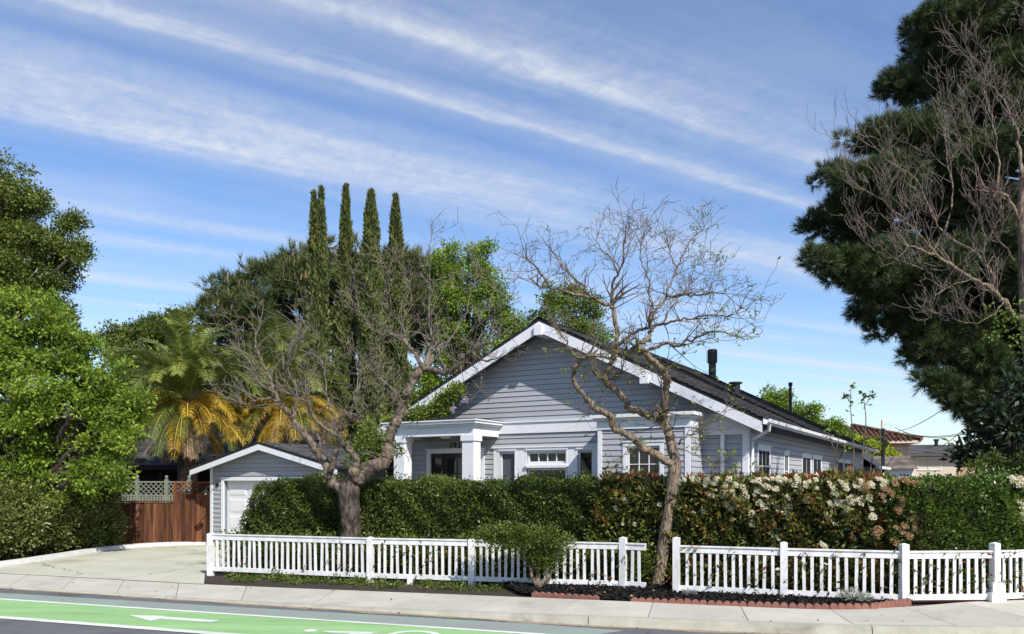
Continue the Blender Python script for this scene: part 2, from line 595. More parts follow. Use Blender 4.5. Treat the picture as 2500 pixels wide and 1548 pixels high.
M['hedge'] = leafm('hedge_leaf', [(0, (0.034, 0.055, 0.010)), (0.5, (0.090, 0.130, 0.022)), (0.85, (0.155, 0.200, 0.036)), (1, (0.27, 0.29, 0.07))], 0.40, 0.28, 0.35)
M['hedge2'] = leafm('glossy_hedge_leaf', [(0, (0.028, 0.058, 0.010)), (0.5, (0.080, 0.140, 0.018)), (0.85, (0.150, 0.230, 0.030)), (1, (0.25, 0.32, 0.05))], 0.32, 0.25, 0.45)
M['photinia'] = leafm('photinia_leaf', [(0, (0.028, 0.048, 0.012)), (0.45, (0.105, 0.130, 0.026)), (0.66, (0.19, 0.18, 0.04)), (0.80, (0.17, 0.10, 0.03)), (0.92, (0.24, 0.075, 0.03)), (1, (0.34, 0.07, 0.035))], 0.35, 0.18, 0.5)
M['photinia_red'] = leafm('photinia_new_leaf', [(0, (0.15, 0.055, 0.022)), (0.6, (0.28, 0.075, 0.035)), (1, (0.36, 0.16, 0.06))], 0.35, 0.2, 0.5)
M['flower'] = leafm('cream_floret', [(0, (0.62, 0.54, 0.34)), (0.6, (0.84, 0.78, 0.58)), (1, (0.88, 0.85, 0.72))], 0.8, 0.2, 0.2)
M['flower_old'] = leafm('faded_floret', [(0, (0.30, 0.17, 0.08)), (0.6, (0.46, 0.30, 0.15)), (1, (0.60, 0.45, 0.26))], 0.8, 0.2, 0.2)
M['maple'] = leafm('maple_leaf', [(0, (0.065, 0.125, 0.018)), (0.5, (0.185, 0.280, 0.032)), (1, (0.35, 0.44, 0.06))], 0.5, 0.38, 0.25)
M['oak'] = leafm('oak_leaf', [(0, (0.038, 0.060, 0.012)), (0.5, (0.110, 0.150, 0.026)), (0.9, (0.20, 0.235, 0.04)), (1, (0.28, 0.20, 0.05))], 0.45, 0.25, 0.3)
M['ivy'] = leafm('ivy_leaf', [(0, (0.036, 0.058, 0.014)), (0.5, (0.115, 0.145, 0.030)), (0.9, (0.22, 0.235, 0.055)), (1, (0.30, 0.23, 0.08))], 0.4, 0.2, 0.45)
M['bgtree'] = leafm('spring_leaf', [(0, (0.085, 0.145, 0.016)), (0.6, (0.185, 0.290, 0.030)), (1, (0.34, 0.43, 0.05))], 0.5, 0.3, 0.3)
M['bgtree2'] = leafm('mid_green_leaf', [(0, (0.070, 0.110, 0.018)), (0.6, (0.150, 0.215, 0.030)), (1, (0.27, 0.33, 0.05))], 0.5, 0.3, 0.3)
M['lime'] = leafm('lime_leaf', [(0, (0.24, 0.34, 0.012)), (1, (0.46, 0.52, 0.03))], 0.5, 0.3, 0.3)
M['cypress'] = leafm('cypress_spray', [(0, (0.055, 0.075, 0.024)), (0.6, (0.120, 0.148, 0.044)), (1, (0.23, 0.24, 0.07))], 0.7, 0.15, 0.2)
M['pine'] = leafm('pine_needle', [(0, (0.018, 0.036, 0.013)), (0.6, (0.050, 0.080, 0.024)), (0.88, (0.105, 0.140, 0.04)), (1, (0.20, 0.23, 0.07))], 0.5, 0.12, 0.35)
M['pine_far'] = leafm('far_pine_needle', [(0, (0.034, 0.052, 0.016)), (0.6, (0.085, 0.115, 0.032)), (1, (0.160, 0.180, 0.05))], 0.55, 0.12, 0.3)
M['candle'] = leafm('pine_candle', [(0, (0.24, 0.14, 0.07)), (1, (0.38, 0.25, 0.13))], 0.8, 0, 0.2)
M['magnolia'] = leafm('magnolia_leaf', [(0, (0.010, 0.022, 0.009)), (0.7, (0.024, 0.042, 0.015)), (1, (0.06, 0.06, 0.03))], 0.42, 0.1, 0.4)
M['frond'] = leafm('palm_frond_green', [(0, (0.085, 0.130, 0.028)), (0.6, (0.185, 0.240, 0.050)), (1, (0.38, 0.39, 0.09))], 0.4, 0.2, 0.45)
M['frond_yellow'] = leafm('palm_frond_yellow', [(0, (0.27, 0.22, 0.045)), (0.35, (0.47, 0.31, 0.035)), (0.7, (0.57, 0.36, 0.035)), (1, (0.66, 0.50, 0.11))], 0.5, 0.25, 0.3)
M['frond_dead'] = leafm('palm_frond_dead', [(0, (0.24, 0.16, 0.09)), (1, (0.52, 0.40, 0.27))], 0.8, 0.15, 0.2)
M['vine'] = leafm('vine_leaf', [(0, (0.08, 0.14, 0.02)), (1, (0.24, 0.30, 0.05))], 0.5, 0.3, 0.3)
M['wisteria'] = leafm('wisteria_flower', [(0, (0.35, 0.30, 0.42)), (1, (0.55, 0.50, 0.62))], 0.7, 0.2, 0.2)
M['silver'] = leafm('silver_leaf', [(0, (0.22, 0.24, 0.19)), (1, (0.40, 0.42, 0.36))], 0.8, 0.1, 0.2)
M['litter'] = leafm('fallen_leaf', [(0, (0.26, 0.09, 0.04)), (0.5, (0.42, 0.20, 0.06)), (1, (0.50, 0.36, 0.18))], 0.7, 0.1, 0.3)

# ------------------------------------------------------------------ ground, road, pavement


def sheet(name, poly, z, mat, kind='structure', nsub=0):
    mb = MB()
    mb.add([(p[0], p[1], z if len(p) < 3 else p[2]) for p in poly], [tuple(range(len(poly)))])
    o = mb.build(name, mat)
    o['kind'] = kind
    return o


def cat_rom(pts, n=8):
    P = [np.array(p, float) for p in pts]
    P = [2 * P[0] - P[1]] + P + [2 * P[-1] - P[-2]]
    out = []
    for i in range(1, len(P) - 2):
        for k in range(n):
            t = k / n
            out.append(0.5 * (2 * P[i] + (P[i + 1] - P[i - 1]) * t + (2 * P[i - 1] - 5 * P[i] + 4 * P[i + 1] - P[i + 2]) * t * t
                              + (3 * P[i] - P[i - 1] - 3 * P[i + 1] + P[i + 2]) * t ** 3))
    out.append(P[-2])
    return out


sheet('ground', [(-600, -300), (600, -300), (600, 1500), (-600, 1500)], -0.05, M['soil'])
sheet('road', [(-120, -60), (120, -60), (120, 45), (-120, 45)], 0.0, M['asphalt'])

# kerb line and back edge of the sidewalk, with heights (kerb dropped at the driveway on the left)
STA = [  # kerb x, y, z ; back x, y, z
    ((-34.0, 23.6, 0.02), (-34.6, 25.5, 0.09)), ((-22.0, 19.3, 0.02), (-22.6, 21.2, 0.08)), ((-14.0, 16.50, 0.02), (-14.6, 18.35, 0.06)),
    ((-9.34, 14.94, 0.02), (-9.95, 16.66, 0.06)), ((-4.96, 13.28, 0.025), (-5.55, 15.00, 0.06)), ((-1.5, 12.02, 0.05), (-0.85, 13.30, 0.11)),
    ((1.4, 10.97, 0.12), (1.75, 12.42, 0.13)), ((4.1, 10.38, 0.12), (4.3, 11.66, 0.13)), ((5.6, 10.26, 0.12), (5.62, 11.85, 0.13)),
    ((7.2, 10.30, 0.12), (7.0, 12.40, 0.13)), ((9.5, 10.75, 0.12), (9.0, 12.9, 0.13)), ((12.5, 12.6, 0.12), (11.6, 14.6, 0.13)),
    ((15.0, 16.5, 0.12), (13.6, 17.5, 0.13)), ((17.0, 24, 0.12), (15.3, 24.5, 0.13))]
kl = cat_rom([s[0] for s in STA], 12)
bl = cat_rom([s[1] for s in STA], 12)
KERB_W = 0.15
acc = [0.0]
for i in range(1, len(kl)):
    acc.append(acc[-1] + float(np.linalg.norm(kl[i][:2] - kl[i - 1][:2])))


def along_line(line, s):
    i = int(np.searchsorted(acc, s)) - 1
    i = max(0, min(i, len(acc) - 2))
    t = (s - acc[i]) / (acc[i + 1] - acc[i])
    return line[i] * (1 - t) + line[i + 1] * t


walk = empty('sidewalk', (0, 0, 0), kind='structure')
kerb = empty('kerb', (0, 0, 0), kind='structure')


def slab_mesh(s0, s1, gap, inner):
    """one paving slab between the kerb and the back edge (inner) or one kerb stone"""
    mb = MB()
    n = 4
    rows = []
    for i in range(n + 1):
        s = s0 + gap + (s1 - s0 - 2 * gap) * i / n
        k, b = along_line(kl, s), along_line(bl, s)
        d = (b - k)
        dl = math.hypot(d[0], d[1])
        w = KERB_W / dl
        if inner:
            q0, q1 = k + d * (w + 0.006 / dl), b
            q0 = np.array([q0[0], q0[1], k[2] + d[2] * w])
            rows.append((q0, q1))
        else:
            q1 = k + d * w
            q1 = np.array([q1[0], q1[1], k[2] + d[2] * w])
            rows.append((np.array([k[0], k[1], k[2]]), q1))
    vs = []
    for q0, q1 in rows:
        vs += [tuple(q0), tuple(q1), (q0[0], q0[1], -0.04), (q1[0], q1[1], -0.04)]
        if not inner:   # eased front edge of the kerb
            d = (q1 - q0)
            vs[-4] = (q0[0] + d[0] * 0.18, q0[1] + d[1] * 0.18, q0[2])
            vs[-2] = (q0[0] - d[0] * 0.10, q0[1] - d[1] * 0.10, -0.04)
    fs = []
    for i in range(n):
        a, b = i * 4, i * 4 + 4
        fs += [(a, b, b + 1, a + 1), (a + 2, b + 2, b, a), (a + 1, b + 1, b + 3, a + 3)]
    fs += [(0, 1, 3, 2), (n * 4 + 2, n * 4 + 3, n * 4 + 1, n * 4)]
    mb.add(vs, fs)
    return mb


s = 12.0
while s < acc[-1] - 2:
    L_ = 1.3
    slab_mesh(s, s + L_, 0.006, True).build('paving_slab', M['concrete'], walk)
    s += L_
s = 12.0
while s < acc[-1] - 4:
    slab_mesh(s, s + 3.6, 0.006, False).build('kerb_stone', M['kerb'], kerb)
    s += 3.6

# gutter dirt along the kerb
mb = MB()
vs, fs = [], []
N_ = 260
for i in range(N_):
    s = 13 + (acc[-1] - 16) * i / (N_ - 1)
    k, b = along_line(kl, s), along_line(bl, s)
    d = (k - b)[:2]
    d /= np.linalg.norm(d)
    wv = 0.10 + 0.06 * math.sin(i * 0.7) * math.sin(i * 0.23) + 0.03 * random.random()
    vs += [(k[0] - d[0] * 0.02, k[1] - d[1] * 0.02, 0.006), (k[0] + d[0] * wv, k[1] + d[1] * wv, 0.004)]
for i in range(N_ - 1):
    fs.append((2 * i, 2 * i + 1, 2 * i + 3, 2 * i + 2))
mb.add(vs, fs)
tag(mb.build('gutter_dirt', M['dirt']), kind='stuff')

# lot ground behind the sidewalk, driveway, planting bed
lot = [tuple(p[:2]) for p in bl[20:-6]]
sheet('lot_ground', [(p[0], p[1], max(0.045, bl[20 + i][2] - 0.04)) for i, p in enumerate(lot)] + [(40, 60, 0.07), (40, 90, 0.07), (-60, 90, 0.05), (-60, 30, 0.05)], 0.07, M['soil'])
drv = [(-11.07, 16.97, 0.070), (-9.97, 16.605, 0.067), (-7.72, 15.79, 0.067), (-5.64, 15.00, 0.067), (-6.15, 16.4, 0.080), (-5.9, 19.2, 0.082),
       (-4.4, 21.0, 0.084), (-8.5, 23.7, 0.086), (-8.9, 24.3, 0.088), (-11.4, 24.3, 0.088), (-11.0, 21.8, 0.084), (-11.1, 18.2, 0.08)]
sheet('driveway', drv, 0.08, M['driveway'])

# driveway side kerb
dk = cat_rom([(-12.4, 15.9, 0), (-11.5, 16.9, 0), (-11.14, 18.2, 0), (-11.02, 20.0, 0), (-10.95, 21.8, 0), (-10.6, 23.0, 0), (-9.9, 23.75, 0), (-8.9, 23.95, 0)], 6)
dkr = empty('driveway_kerb', kind='structure')
for j in range(0, len(dk) - 1, 6):
    mb = MB()
    seg = dk[j:j + 7]
    vs, fs = [], []
    for i, p in enumerate(seg):
        q = seg[min(i + 1, len(seg) - 1)] - seg[max(i - 1, 0)]
        nrm = np.array([-q[1], q[0]]) / np.hypot(q[0], q[1])
        for (o, zz_) in ((-0.02, 0.02), (0.02, 0.17), (0.20, 0.18), (0.22, 0.02)):
            vs.append((p[0] + nrm[0] * o, p[1] + nrm[1] * o, zz_))
    for i in range(len(seg) - 1):
        for k in range(3):
            fs.append((i * 4 + k, i * 4 + k + 1, i * 4 + 5 + k, i * 4 + 4 + k))
    mb.add(vs, fs)
    mb.build('kerb_stone', M['drivekerb'], dkr)

# bike lane: green paint, white lines, arrow and part of a cycle symbol
RD = np.array([0.9428, -0.3333])
RN = np.array([0.3333, 0.9428])
A1 = np.array([-8.46, 13.54])


def rd(a, b):
    p = A1 + RD * a + RN * b
    return (float(p[0]), float(p[1]))


sheet('bike_lane', [rd(-25, -0.02), rd(9.8, -0.02), rd(9.8, -1.30), rd(-25, -1.30)], 0.004, M['greenpaint'])
sheet('lane_line', [rd(-25, 0.04), rd(9.8, 0.04), rd(9.8, -0.06), rd(-25, -0.06)], 0.008, M['whitepaint'])
sheet('lane_line', [rd(-25, -1.26), rd(9.8, -1.26), rd(9.8, -1.42), rd(-25, -1.42)], 0.008, M['whitepaint'])
sheet('lane_arrow', [(-5.58, 11.90), (-5.02, 11.83), (-4.98, 11.76), (-4.08, 11.44), (-4.13, 11.27), (-4.97, 11.58), (-5.03, 11.40)], 0.008, M['whitepaint'])
# cycle symbol (only its upper edge reaches into the frame)
mb = MB()


def ring(cx, cy, r0, r1, n=28):
    vs, fs = [], []
    for i in range(n):
        t = 2 * math.pi * i / n
        vs += [(cx + r0 * math.cos(t), cy + r0 * math.sin(t), 0.008), (cx + r1 * math.cos(t), cy + r1 * math.sin(t), 0.008)]
    for i in range(n):
        j = (i + 1) % n
        fs.append((2 * i, 2 * i + 1, 2 * j + 1, 2 * j))
    mb.add(vs, fs)


ring(-2.62, 10.66, 0.0, 0.085)
ring(-1.25, 10.30, 0.26, 0.36)
ring(-2.15, 10.05, 0.26, 0.36)
mb.add([(-2.48, 10.64, 0.008), (-1.75, 10.55, 0.008), (-1.8, 10.45, 0.008), (-2.32, 10.50, 0.008)], [(0, 1, 2, 3)])
mb.add([(-2.05, 10.5, 0.009), (-1.3, 10.34, 0.009), (-1.33, 10.25, 0.009), (-2.1, 10.4, 0.009)], [(0, 1, 2, 3)])
tag(mb.build('cycle_symbol', M['whitepaint']), kind='structure')

# faded green wash between the lane and the gutter
m, N, L, P = new_mat('faded_green_asphalt')
t = N.new('ShaderNodeTexCoord')
nz = N.new('ShaderNodeTexNoise')
nz.inputs['Scale'].default_value = 0.8
nz.inputs['Detail'].default_value = 6
L.new(t.outputs['Object'], nz.inputs['Vector'])
nz2 = N.new('ShaderNodeTexNoise')
nz2.inputs['Scale'].default_value = 110
nz2.inputs['Detail'].default_value = 6
L.new(t.outputs['Object'], nz2.inputs['Vector'])
r = ramp_node(N, [(0.3, (0.27, 0.275, 0.26)), (0.5, (0.26, 0.30, 0.265)), (0.75, (0.26, 0.36, 0.285))])
L.new(nz.outputs['Fac'], r.inputs[0])
mx = N.new('ShaderNodeMix')
mx.data_type = 'RGBA'
mx.blend_type = 'MULTIPLY'
mx.inputs[0].default_value = 0.6
r2 = ramp_node(N, [(0.35, (0.6, 0.6, 0.6)), (0.65, (1, 1, 1))])
L.new(nz2.outputs['Fac'], r2.inputs[0])
L.new(r.outputs[0], mx.inputs[6])
L.new(r2.outputs[0], mx.inputs[7])
L.new(mx.outputs[2], P.inputs['Base Color'])
P.inputs['Roughness'].default_value = 0.9
M['fadedgreen'] = m
fg = []
for i in range(30):
    s = 16 + (acc[-1] - 24) * i / 29
    fg.append(along_line(kl, s))
sheet('worn_lane_edge', [rd(-6, 0.02), rd(9.9, 0.02), rd(10.3, 0.62)] + [rd(9, 0.70), rd(4, 0.60), rd(-2, 0.55), rd(-6, 0.6)], 0.002, M['fadedgreen'])

# mulch bed
bed_poly = [(0.15, 13.35), (1.75, 12.50), (4.25, 11.80), (5.25, 11.80), (6.00, 12.30), (5.9, 12.9), (2.9, 14.5), (1.0, 15.0), (-0.3, 15.0)]


def inside(p, poly):
    c = False
    j = len(poly) - 1
    for i in range(len(poly)):
        if (poly[i][1] > p[1]) != (poly[j][1] > p[1]) and p[0] < (poly[j][0] - poly[i][0]) * (p[1] - poly[i][1]) / (poly[j][1] - poly[i][1]) + poly[i][0]:
            c = not c
        j = i
    return c


mb = MB()
mb.add([(p[0], p[1], 0.135) for p in bed_poly], [tuple(range(len(bed_poly)))])
tag(mb.build('planting_bed', M['mulch']), kind='structure')
pts = []
while len(pts) < 9000:
    p = (random.uniform(-0.3, 6.1), random.uniform(11.7, 15.0))
    if inside(p, bed_poly):
        pts.append((p[0], p[1], 0.14 + random.random() * 0.035))
P_ = np.array(pts)
D_ = rng.normal(size=P_.shape) * np.array([1, 1, 0.35])
tag(quads('mulch_chips', leaf_quads(P_, D_, 0.07 * rng.uniform(0.5, 1.4, len(P_)), 0.03, (0, 0, 1.5)), rng.uniform(0, 1, len(P_)), M['mulch']), kind='stuff')

# fallen leaves
pts = []
while len(pts) < 150:
    u = random.random()
    if u < 0.55:
        p = (random.uniform(0, 6), random.uniform(11.8, 14))
        if inside(p, bed_poly):
            pts.append((p[0], p[1], 0.175))
    else:
        s = random.uniform(20, acc[-1] - 9)
        k, b = along_line(kl, s), along_line(bl, s)
        f = -0.06 if random.random() < 0.5 else random.uniform(0.15, 0.95)
        q = k + (b - k) * f
        pts.append((q[0], q[1], 0.012 if f < 0 else q[2] + 0.008))
P_ = np.array(pts)
tag(quads('leaf_litter', leaf_quads(P_, rng.normal(size=P_.shape) * np.array([1, 1, 0.15]), 0.07 * rng.uniform(0.4, 1.2, len(P_)), 0.035, (0, 0, 3)), rng.uniform(0, 1, len(P_)), M['litter']), kind='stuff')

# scalloped brick edging


def edging(name, line, label):
    e = empty(name, (line[0][0], line[0][1], 0.12), label=label, cat='garden edging')
    pw = 0.112   # one scallop
    # walk the line
    seg = [np.array(p, float) for p in line]
    ds = [0]
    for i in range(1, len(seg)):
        ds.append(ds[-1] + np.linalg.norm(seg[i] - seg[i - 1]))

    def pos(s_):
        i = max(0, min(int(np.searchsorted(ds, s_)) - 1, len(seg) - 2))
        t_ = (s_ - ds[i]) / (ds[i + 1] - ds[i])
        return seg[i] * (1 - t_) + seg[i + 1] * t_, (seg[i + 1] - seg[i]) / (ds[i + 1] - ds[i])
    s_ = 0.0
    k = 0
    while s_ + pw * 3 < ds[-1]:
        nsc = 5 if s_ + pw * 5 < ds[-1] else int((ds[-1] - s_) / pw)
        m_ = MB()
        sink = random.uniform(-0.012, 0.008)
        for i in range(nsc):
            c, d = pos(s_ + pw * (i + 0.5))
            nrm = np.array([d[1], -d[0]])
            poly = [(-pw * 0.485, -0.10), (pw * 0.485, -0.10)] + [(pw * 0.485 * math.cos(a_), 0.030 + sink + 0.054 * math.sin(a_)) for a_ in np.linspace(0, math.pi, 9)]
            f_ = [(c[0] + d[0] * a_ + nrm[0] * 0.025 - e.location.x, c[1] + d[1] * a_ + nrm[1] * 0.025 - e.location.y, z_) for a_, z_ in poly]
            m_.prism(f_, (-nrm[0] * 0.05, -nrm[1] * 0.05, 0))
        m_.build('edging_block', M['edging'], e)
        s_ += pw * nsc + 0.008
        k += 1
    return e


edging('garden_edging', [(0.32, 13.08), (1.0, 12.75), (1.52, 12.52)], 'short run of red scalloped brick edging left of the gap by the shrub trunk')
edging('garden_edging', [(1.80, 12.42), (3.0, 12.02), (4.25, 11.72), (5.18, 11.70), (5.6, 12.0), (6.02, 12.30)], 'long run of red scalloped brick edging along the dark mulch bed')

# ------------------------------------------------------------------ white picket fence


def picket_fence(line, label, posts_extra=(), zt=0.90, zb=0.16, start=True, end=True, post_tops=None):
    p0 = line[0]
    e = empty('picket_fence', (p0[0], p0[1], 0.1), label=label, cat='fence', group='white picket fence runs along the sidewalk')
    ox, oy, oz = p0[0], p0[1], 0.1
    for i in range(len(line) - 1):
        a, b = np.array(line[i][:2], float), np.array(line[i + 1][:2], float)
        d = b - a
        Ln = float(np.linalg.norm(d))
        d /= Ln
        n = np.array([-d[1], d[0]])     # away from the street

        def Mf(u, v, z, a=a, d=d, n=n):
            return (a[0] + d[0] * u + n[0] * v - ox, a[1] + d[1] * u + n[1] * v - oy, z - oz)
        # post at the start of each bay, and at the end of the last
        ends = [(0, line[i][2])]
        if i == len(line) - 2 and end:
            ends.append((Ln, line[i + 1][2]))
        for u, top in ends:
            if i == 0 and u == 0 and not start:
                continue
            m_ = MB()
            hw = 0.055
            m_.box(u - hw, u + hw, -0.055, 0.055, 0.02, top, Mf)
            # low pyramid top
            tp = [Mf(u - hw, -0.055, top), Mf(u + hw, -0.055, top), Mf(u + hw, 0.055, top), Mf(u - hw, 0.055, top), Mf(u, 0, top + 0.02)]
            m_.add(tp, [(0, 1, 4), (1, 2, 4), (2, 3, 4), (3, 0, 4)])
            m_.build('post', M['fence'], e)
        m_ = MB()
        m_.box(0.05, Ln - 0.05, -0.02, 0.02, zt - 0.115, zt - 0.022, Mf)
        m_.box(0.05, Ln - 0.05, -0.038, 0.038, zt - 0.022, zt, Mf)
        m_.build('top_rail', M['fence'], e)
        m_ = MB()
        m_.box(0.05, Ln - 0.05, -0.02, 0.02, zb, zb + 0.085, Mf)
        m_.build('bottom_rail', M['fence'], e)
        npk = max(2, int(round((Ln - 0.16) / 0.128)))
        for k in range(npk):
            u = 0.11 + (Ln - 0.22) * (k + 0.5) / npk + random.uniform(-0.008, 0.008)
            m_ = MB()
            t_ = random.uniform(-0.010, 0.010)
            vs = [(u - 0.024, -0.012, zb + 0.08), (u + 0.024, -0.012, zb + 0.08), (u + 0.024, 0.012, zb + 0.08), (u - 0.024, 0.012, zb + 0.08),
                  (u - 0.024 + t_, -0.012, zt - 0.11), (u + 0.024 + t_, -0.012, zt - 0.11), (u + 0.024 + t_, 0.012, zt - 0.11), (u - 0.024 + t_, 0.012, zt - 0.11)]
            m_.add([Mf(*q) for q in vs], [(0, 3, 2, 1), (4, 5, 6, 7), (0, 1, 5, 4), (1, 2, 6, 5), (2, 3, 7, 6), (3, 0, 4, 7)])
            m_.build('picket', M['fence'], e)
    return e


F_L = [(-6.03, 16.40, 0.90), (-2.63, 15.22, 0.905), (-0.72, 14.72, 0.905), (0.62, 14.33, 0.90), (1.90, 14.0, 0.985)]
F_M = [(1.90, 14.0, 0.985), (2.30, 13.78, 0.9)]
f1 = picket_fence(F_L, 'white picket fence run from the driveway to the bare tree', end=False)
picket_fence(F_M, 'short white picket fence stub ending just left of the leaning bare trunk', end=False)
F_R = [(2.70, 13.45, 1.02), (4.27, 12.86, 0.985), (5.90, 12.33, 1.0), (7.32, 12.42, 1.01), (9.2, 12.95, 1.0), (11.2, 14.3, 1.0)]
f3 = picket_fence(F_R, 'white picket fence run right of the leaning trunk in front of flowering hedge')
# boxed post foot at the corner
m_ = MB()
cx_, cy_ = 7.32 - 2.70, 12.42 - 13.45
m_.box(cx_ - 0.11, cx_ + 0.11, cy_ - 0.12, cy_ + 0.08, 0.0, 0.17)
m_.box(cx_ - 0.075, cx_ + 0.075, cy_ - 0.085, cy_ + 0.06, 0.17, 0.32)
m_.build('post_base', M['fence'], f3)
# low brick footing under the corner bays
for (a, b) in (((6.0, 12.36), (7.2, 12.44)), ((7.5, 12.50), (9.1, 12.97))):
    a, b = np.array(a), np.array(b)
    d = (b - a)
    n_ = 4
    for k in range(n_):
        q0, q1 = a + d * (k / n_ + 0.004), a + d * ((k + 1) / n_ - 0.004)
        nn = np.array([-d[1], d[0]]) / np.linalg.norm(d)
        m_ = MB()
        hgt = random.uniform(0.03, 0.045)
        m_.prism([(q0[0] - 2.70, q0[1] - 13.45, 0.02), (q1[0] - 2.70, q1[1] - 13.45, 0.02), (q1[0] + nn[0] * 0.12 - 2.70, q1[1] + nn[1] * 0.12 - 13.45, 0.02), (q0[0] + nn[0] * 0.12 - 2.70, q0[1] + nn[1] * 0.12 - 13.45, 0.02)], (0, 0, hgt + 0.06))
        m_.build('footing_brick', M['edging'], f3)
# plain support leg below the left run
m_ = MB()
m_.box(-1.86 + 6.03 - 0.05, -1.86 + 6.03 + 0.05, 14.96 - 16.40 - 0.05, 14.96 - 16.40 + 0.04, -0.06, 0.07)
m_.build('support_leg', M['fence'], f1)
# ------------------------------------------------------------------ the grey house
HL = (5.294, 17.33, 0.0)
HR = math.radians(-30)
house = empty('house', HL, HR, 'grey clapboard house with white trim and wide front gable behind the hedge', 'house')
PITCH = 0.13
EZ, AZ_, AX = 3.29, 5.92, -5.34       # eave height, ridge height, ridge x (local: x right, y back)
SL = (AZ_ - EZ) / (-AX)
WY = 0.55                             # main wall plane
SX = -0.45                            # right side wall plane
BACK = 20.8
RIDGE_END = 14.0


def front(y0):
    return lambda u, o, z: (u, y0 - o, z)


def right_(x0):
    return lambda u, o, z: (x0 + o, u, z)


def cut(u0, u1, ops):
    iv = [(u0, u1)]
    for a, b in ops:
        nv = []
        for c, d in iv:
            if b <= c or a >= d:
                nv.append((c, d))
            else:
                if a > c:
                    nv.append((c, a))
                if b < d:
                    nv.append((b, d))
        iv = nv
    return [q for q in iv if q[1] - q[0] > 0.03]


def siding(parent, Mf, u0, u1, z0, z1, ops=(), slope=None, joints=0.0, mat=None):
    """lapped boards, one object each; ops: (u0,u1,z0,z1) openings; slope(z)->(u0,u1) trims gables"""
    z = z0
    while z < z1 - 0.02:
        zt = min(z + PITCH, z1)
        zc = (z + zt) / 2
        ul0, ul1, ut0, ut1 = u0, u1, u0, u1
        if slope:
            ul0, ul1 = slope(z)
            ut0, ut1 = slope(zt)
            if ul1 - ul0 < 0.1:
                break
        ivs = cut(ul0, ul1, [(a, b) for a, b, c, d in ops if c < zc < d])
        out = []
        for a, b in ivs:
            if joints and b - a > joints:
                cs = [a]
                while b - cs[-1] > joints * 1.4:
                    cs.append(cs[-1] + random.uniform(0.7, 1.3) * joints)
                cs.append(b)
                out += [(cs[i], cs[i + 1] - (0.004 if i < len(cs) - 2 else 0)) for i in range(len(cs) - 1)]
            else:
                out.append((a, b))
        for a, b in out:
            ta, tb = a, b
            if slope:
                if a == ul0:
                    ta = ut0
                if b == ul1:
                    tb = ut1
                if tb - ta < 0.02:
                    tb = ta + 0.02
            vs = [Mf(a, 0, z), Mf(b, 0, z), Mf(b, 0.022, z), Mf(a, 0.022, z), Mf(ta, 0, zt - 0.012), Mf(tb, 0, zt - 0.012), Mf(tb, 0.006, zt - 0.012), Mf(ta, 0.006, zt - 0.012)]
            m_ = MB()
            m_.add(vs, [(0, 1, 2, 3), (4, 7, 6, 5), (3, 2, 6, 7), (0, 4, 5, 1), (1, 5, 6, 2), (0, 3, 7, 4)])
            m_.build('siding_board', mat or M['siding'], parent)
        z = zt


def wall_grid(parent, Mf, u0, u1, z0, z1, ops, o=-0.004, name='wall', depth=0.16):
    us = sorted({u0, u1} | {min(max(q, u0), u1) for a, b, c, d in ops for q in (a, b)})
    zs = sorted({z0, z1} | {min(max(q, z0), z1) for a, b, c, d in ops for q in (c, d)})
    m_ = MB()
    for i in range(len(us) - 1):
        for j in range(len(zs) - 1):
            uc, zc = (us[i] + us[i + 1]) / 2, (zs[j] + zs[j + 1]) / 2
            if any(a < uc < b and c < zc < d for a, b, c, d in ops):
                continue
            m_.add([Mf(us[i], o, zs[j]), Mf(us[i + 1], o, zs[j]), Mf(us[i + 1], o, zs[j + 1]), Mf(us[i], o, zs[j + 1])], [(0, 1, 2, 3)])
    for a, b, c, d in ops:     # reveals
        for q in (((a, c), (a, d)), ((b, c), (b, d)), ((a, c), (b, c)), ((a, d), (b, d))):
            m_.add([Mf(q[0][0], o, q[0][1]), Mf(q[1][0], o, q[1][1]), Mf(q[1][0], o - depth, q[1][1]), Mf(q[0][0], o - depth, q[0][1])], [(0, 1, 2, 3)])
    return m_.build(name, M['wall'], parent)


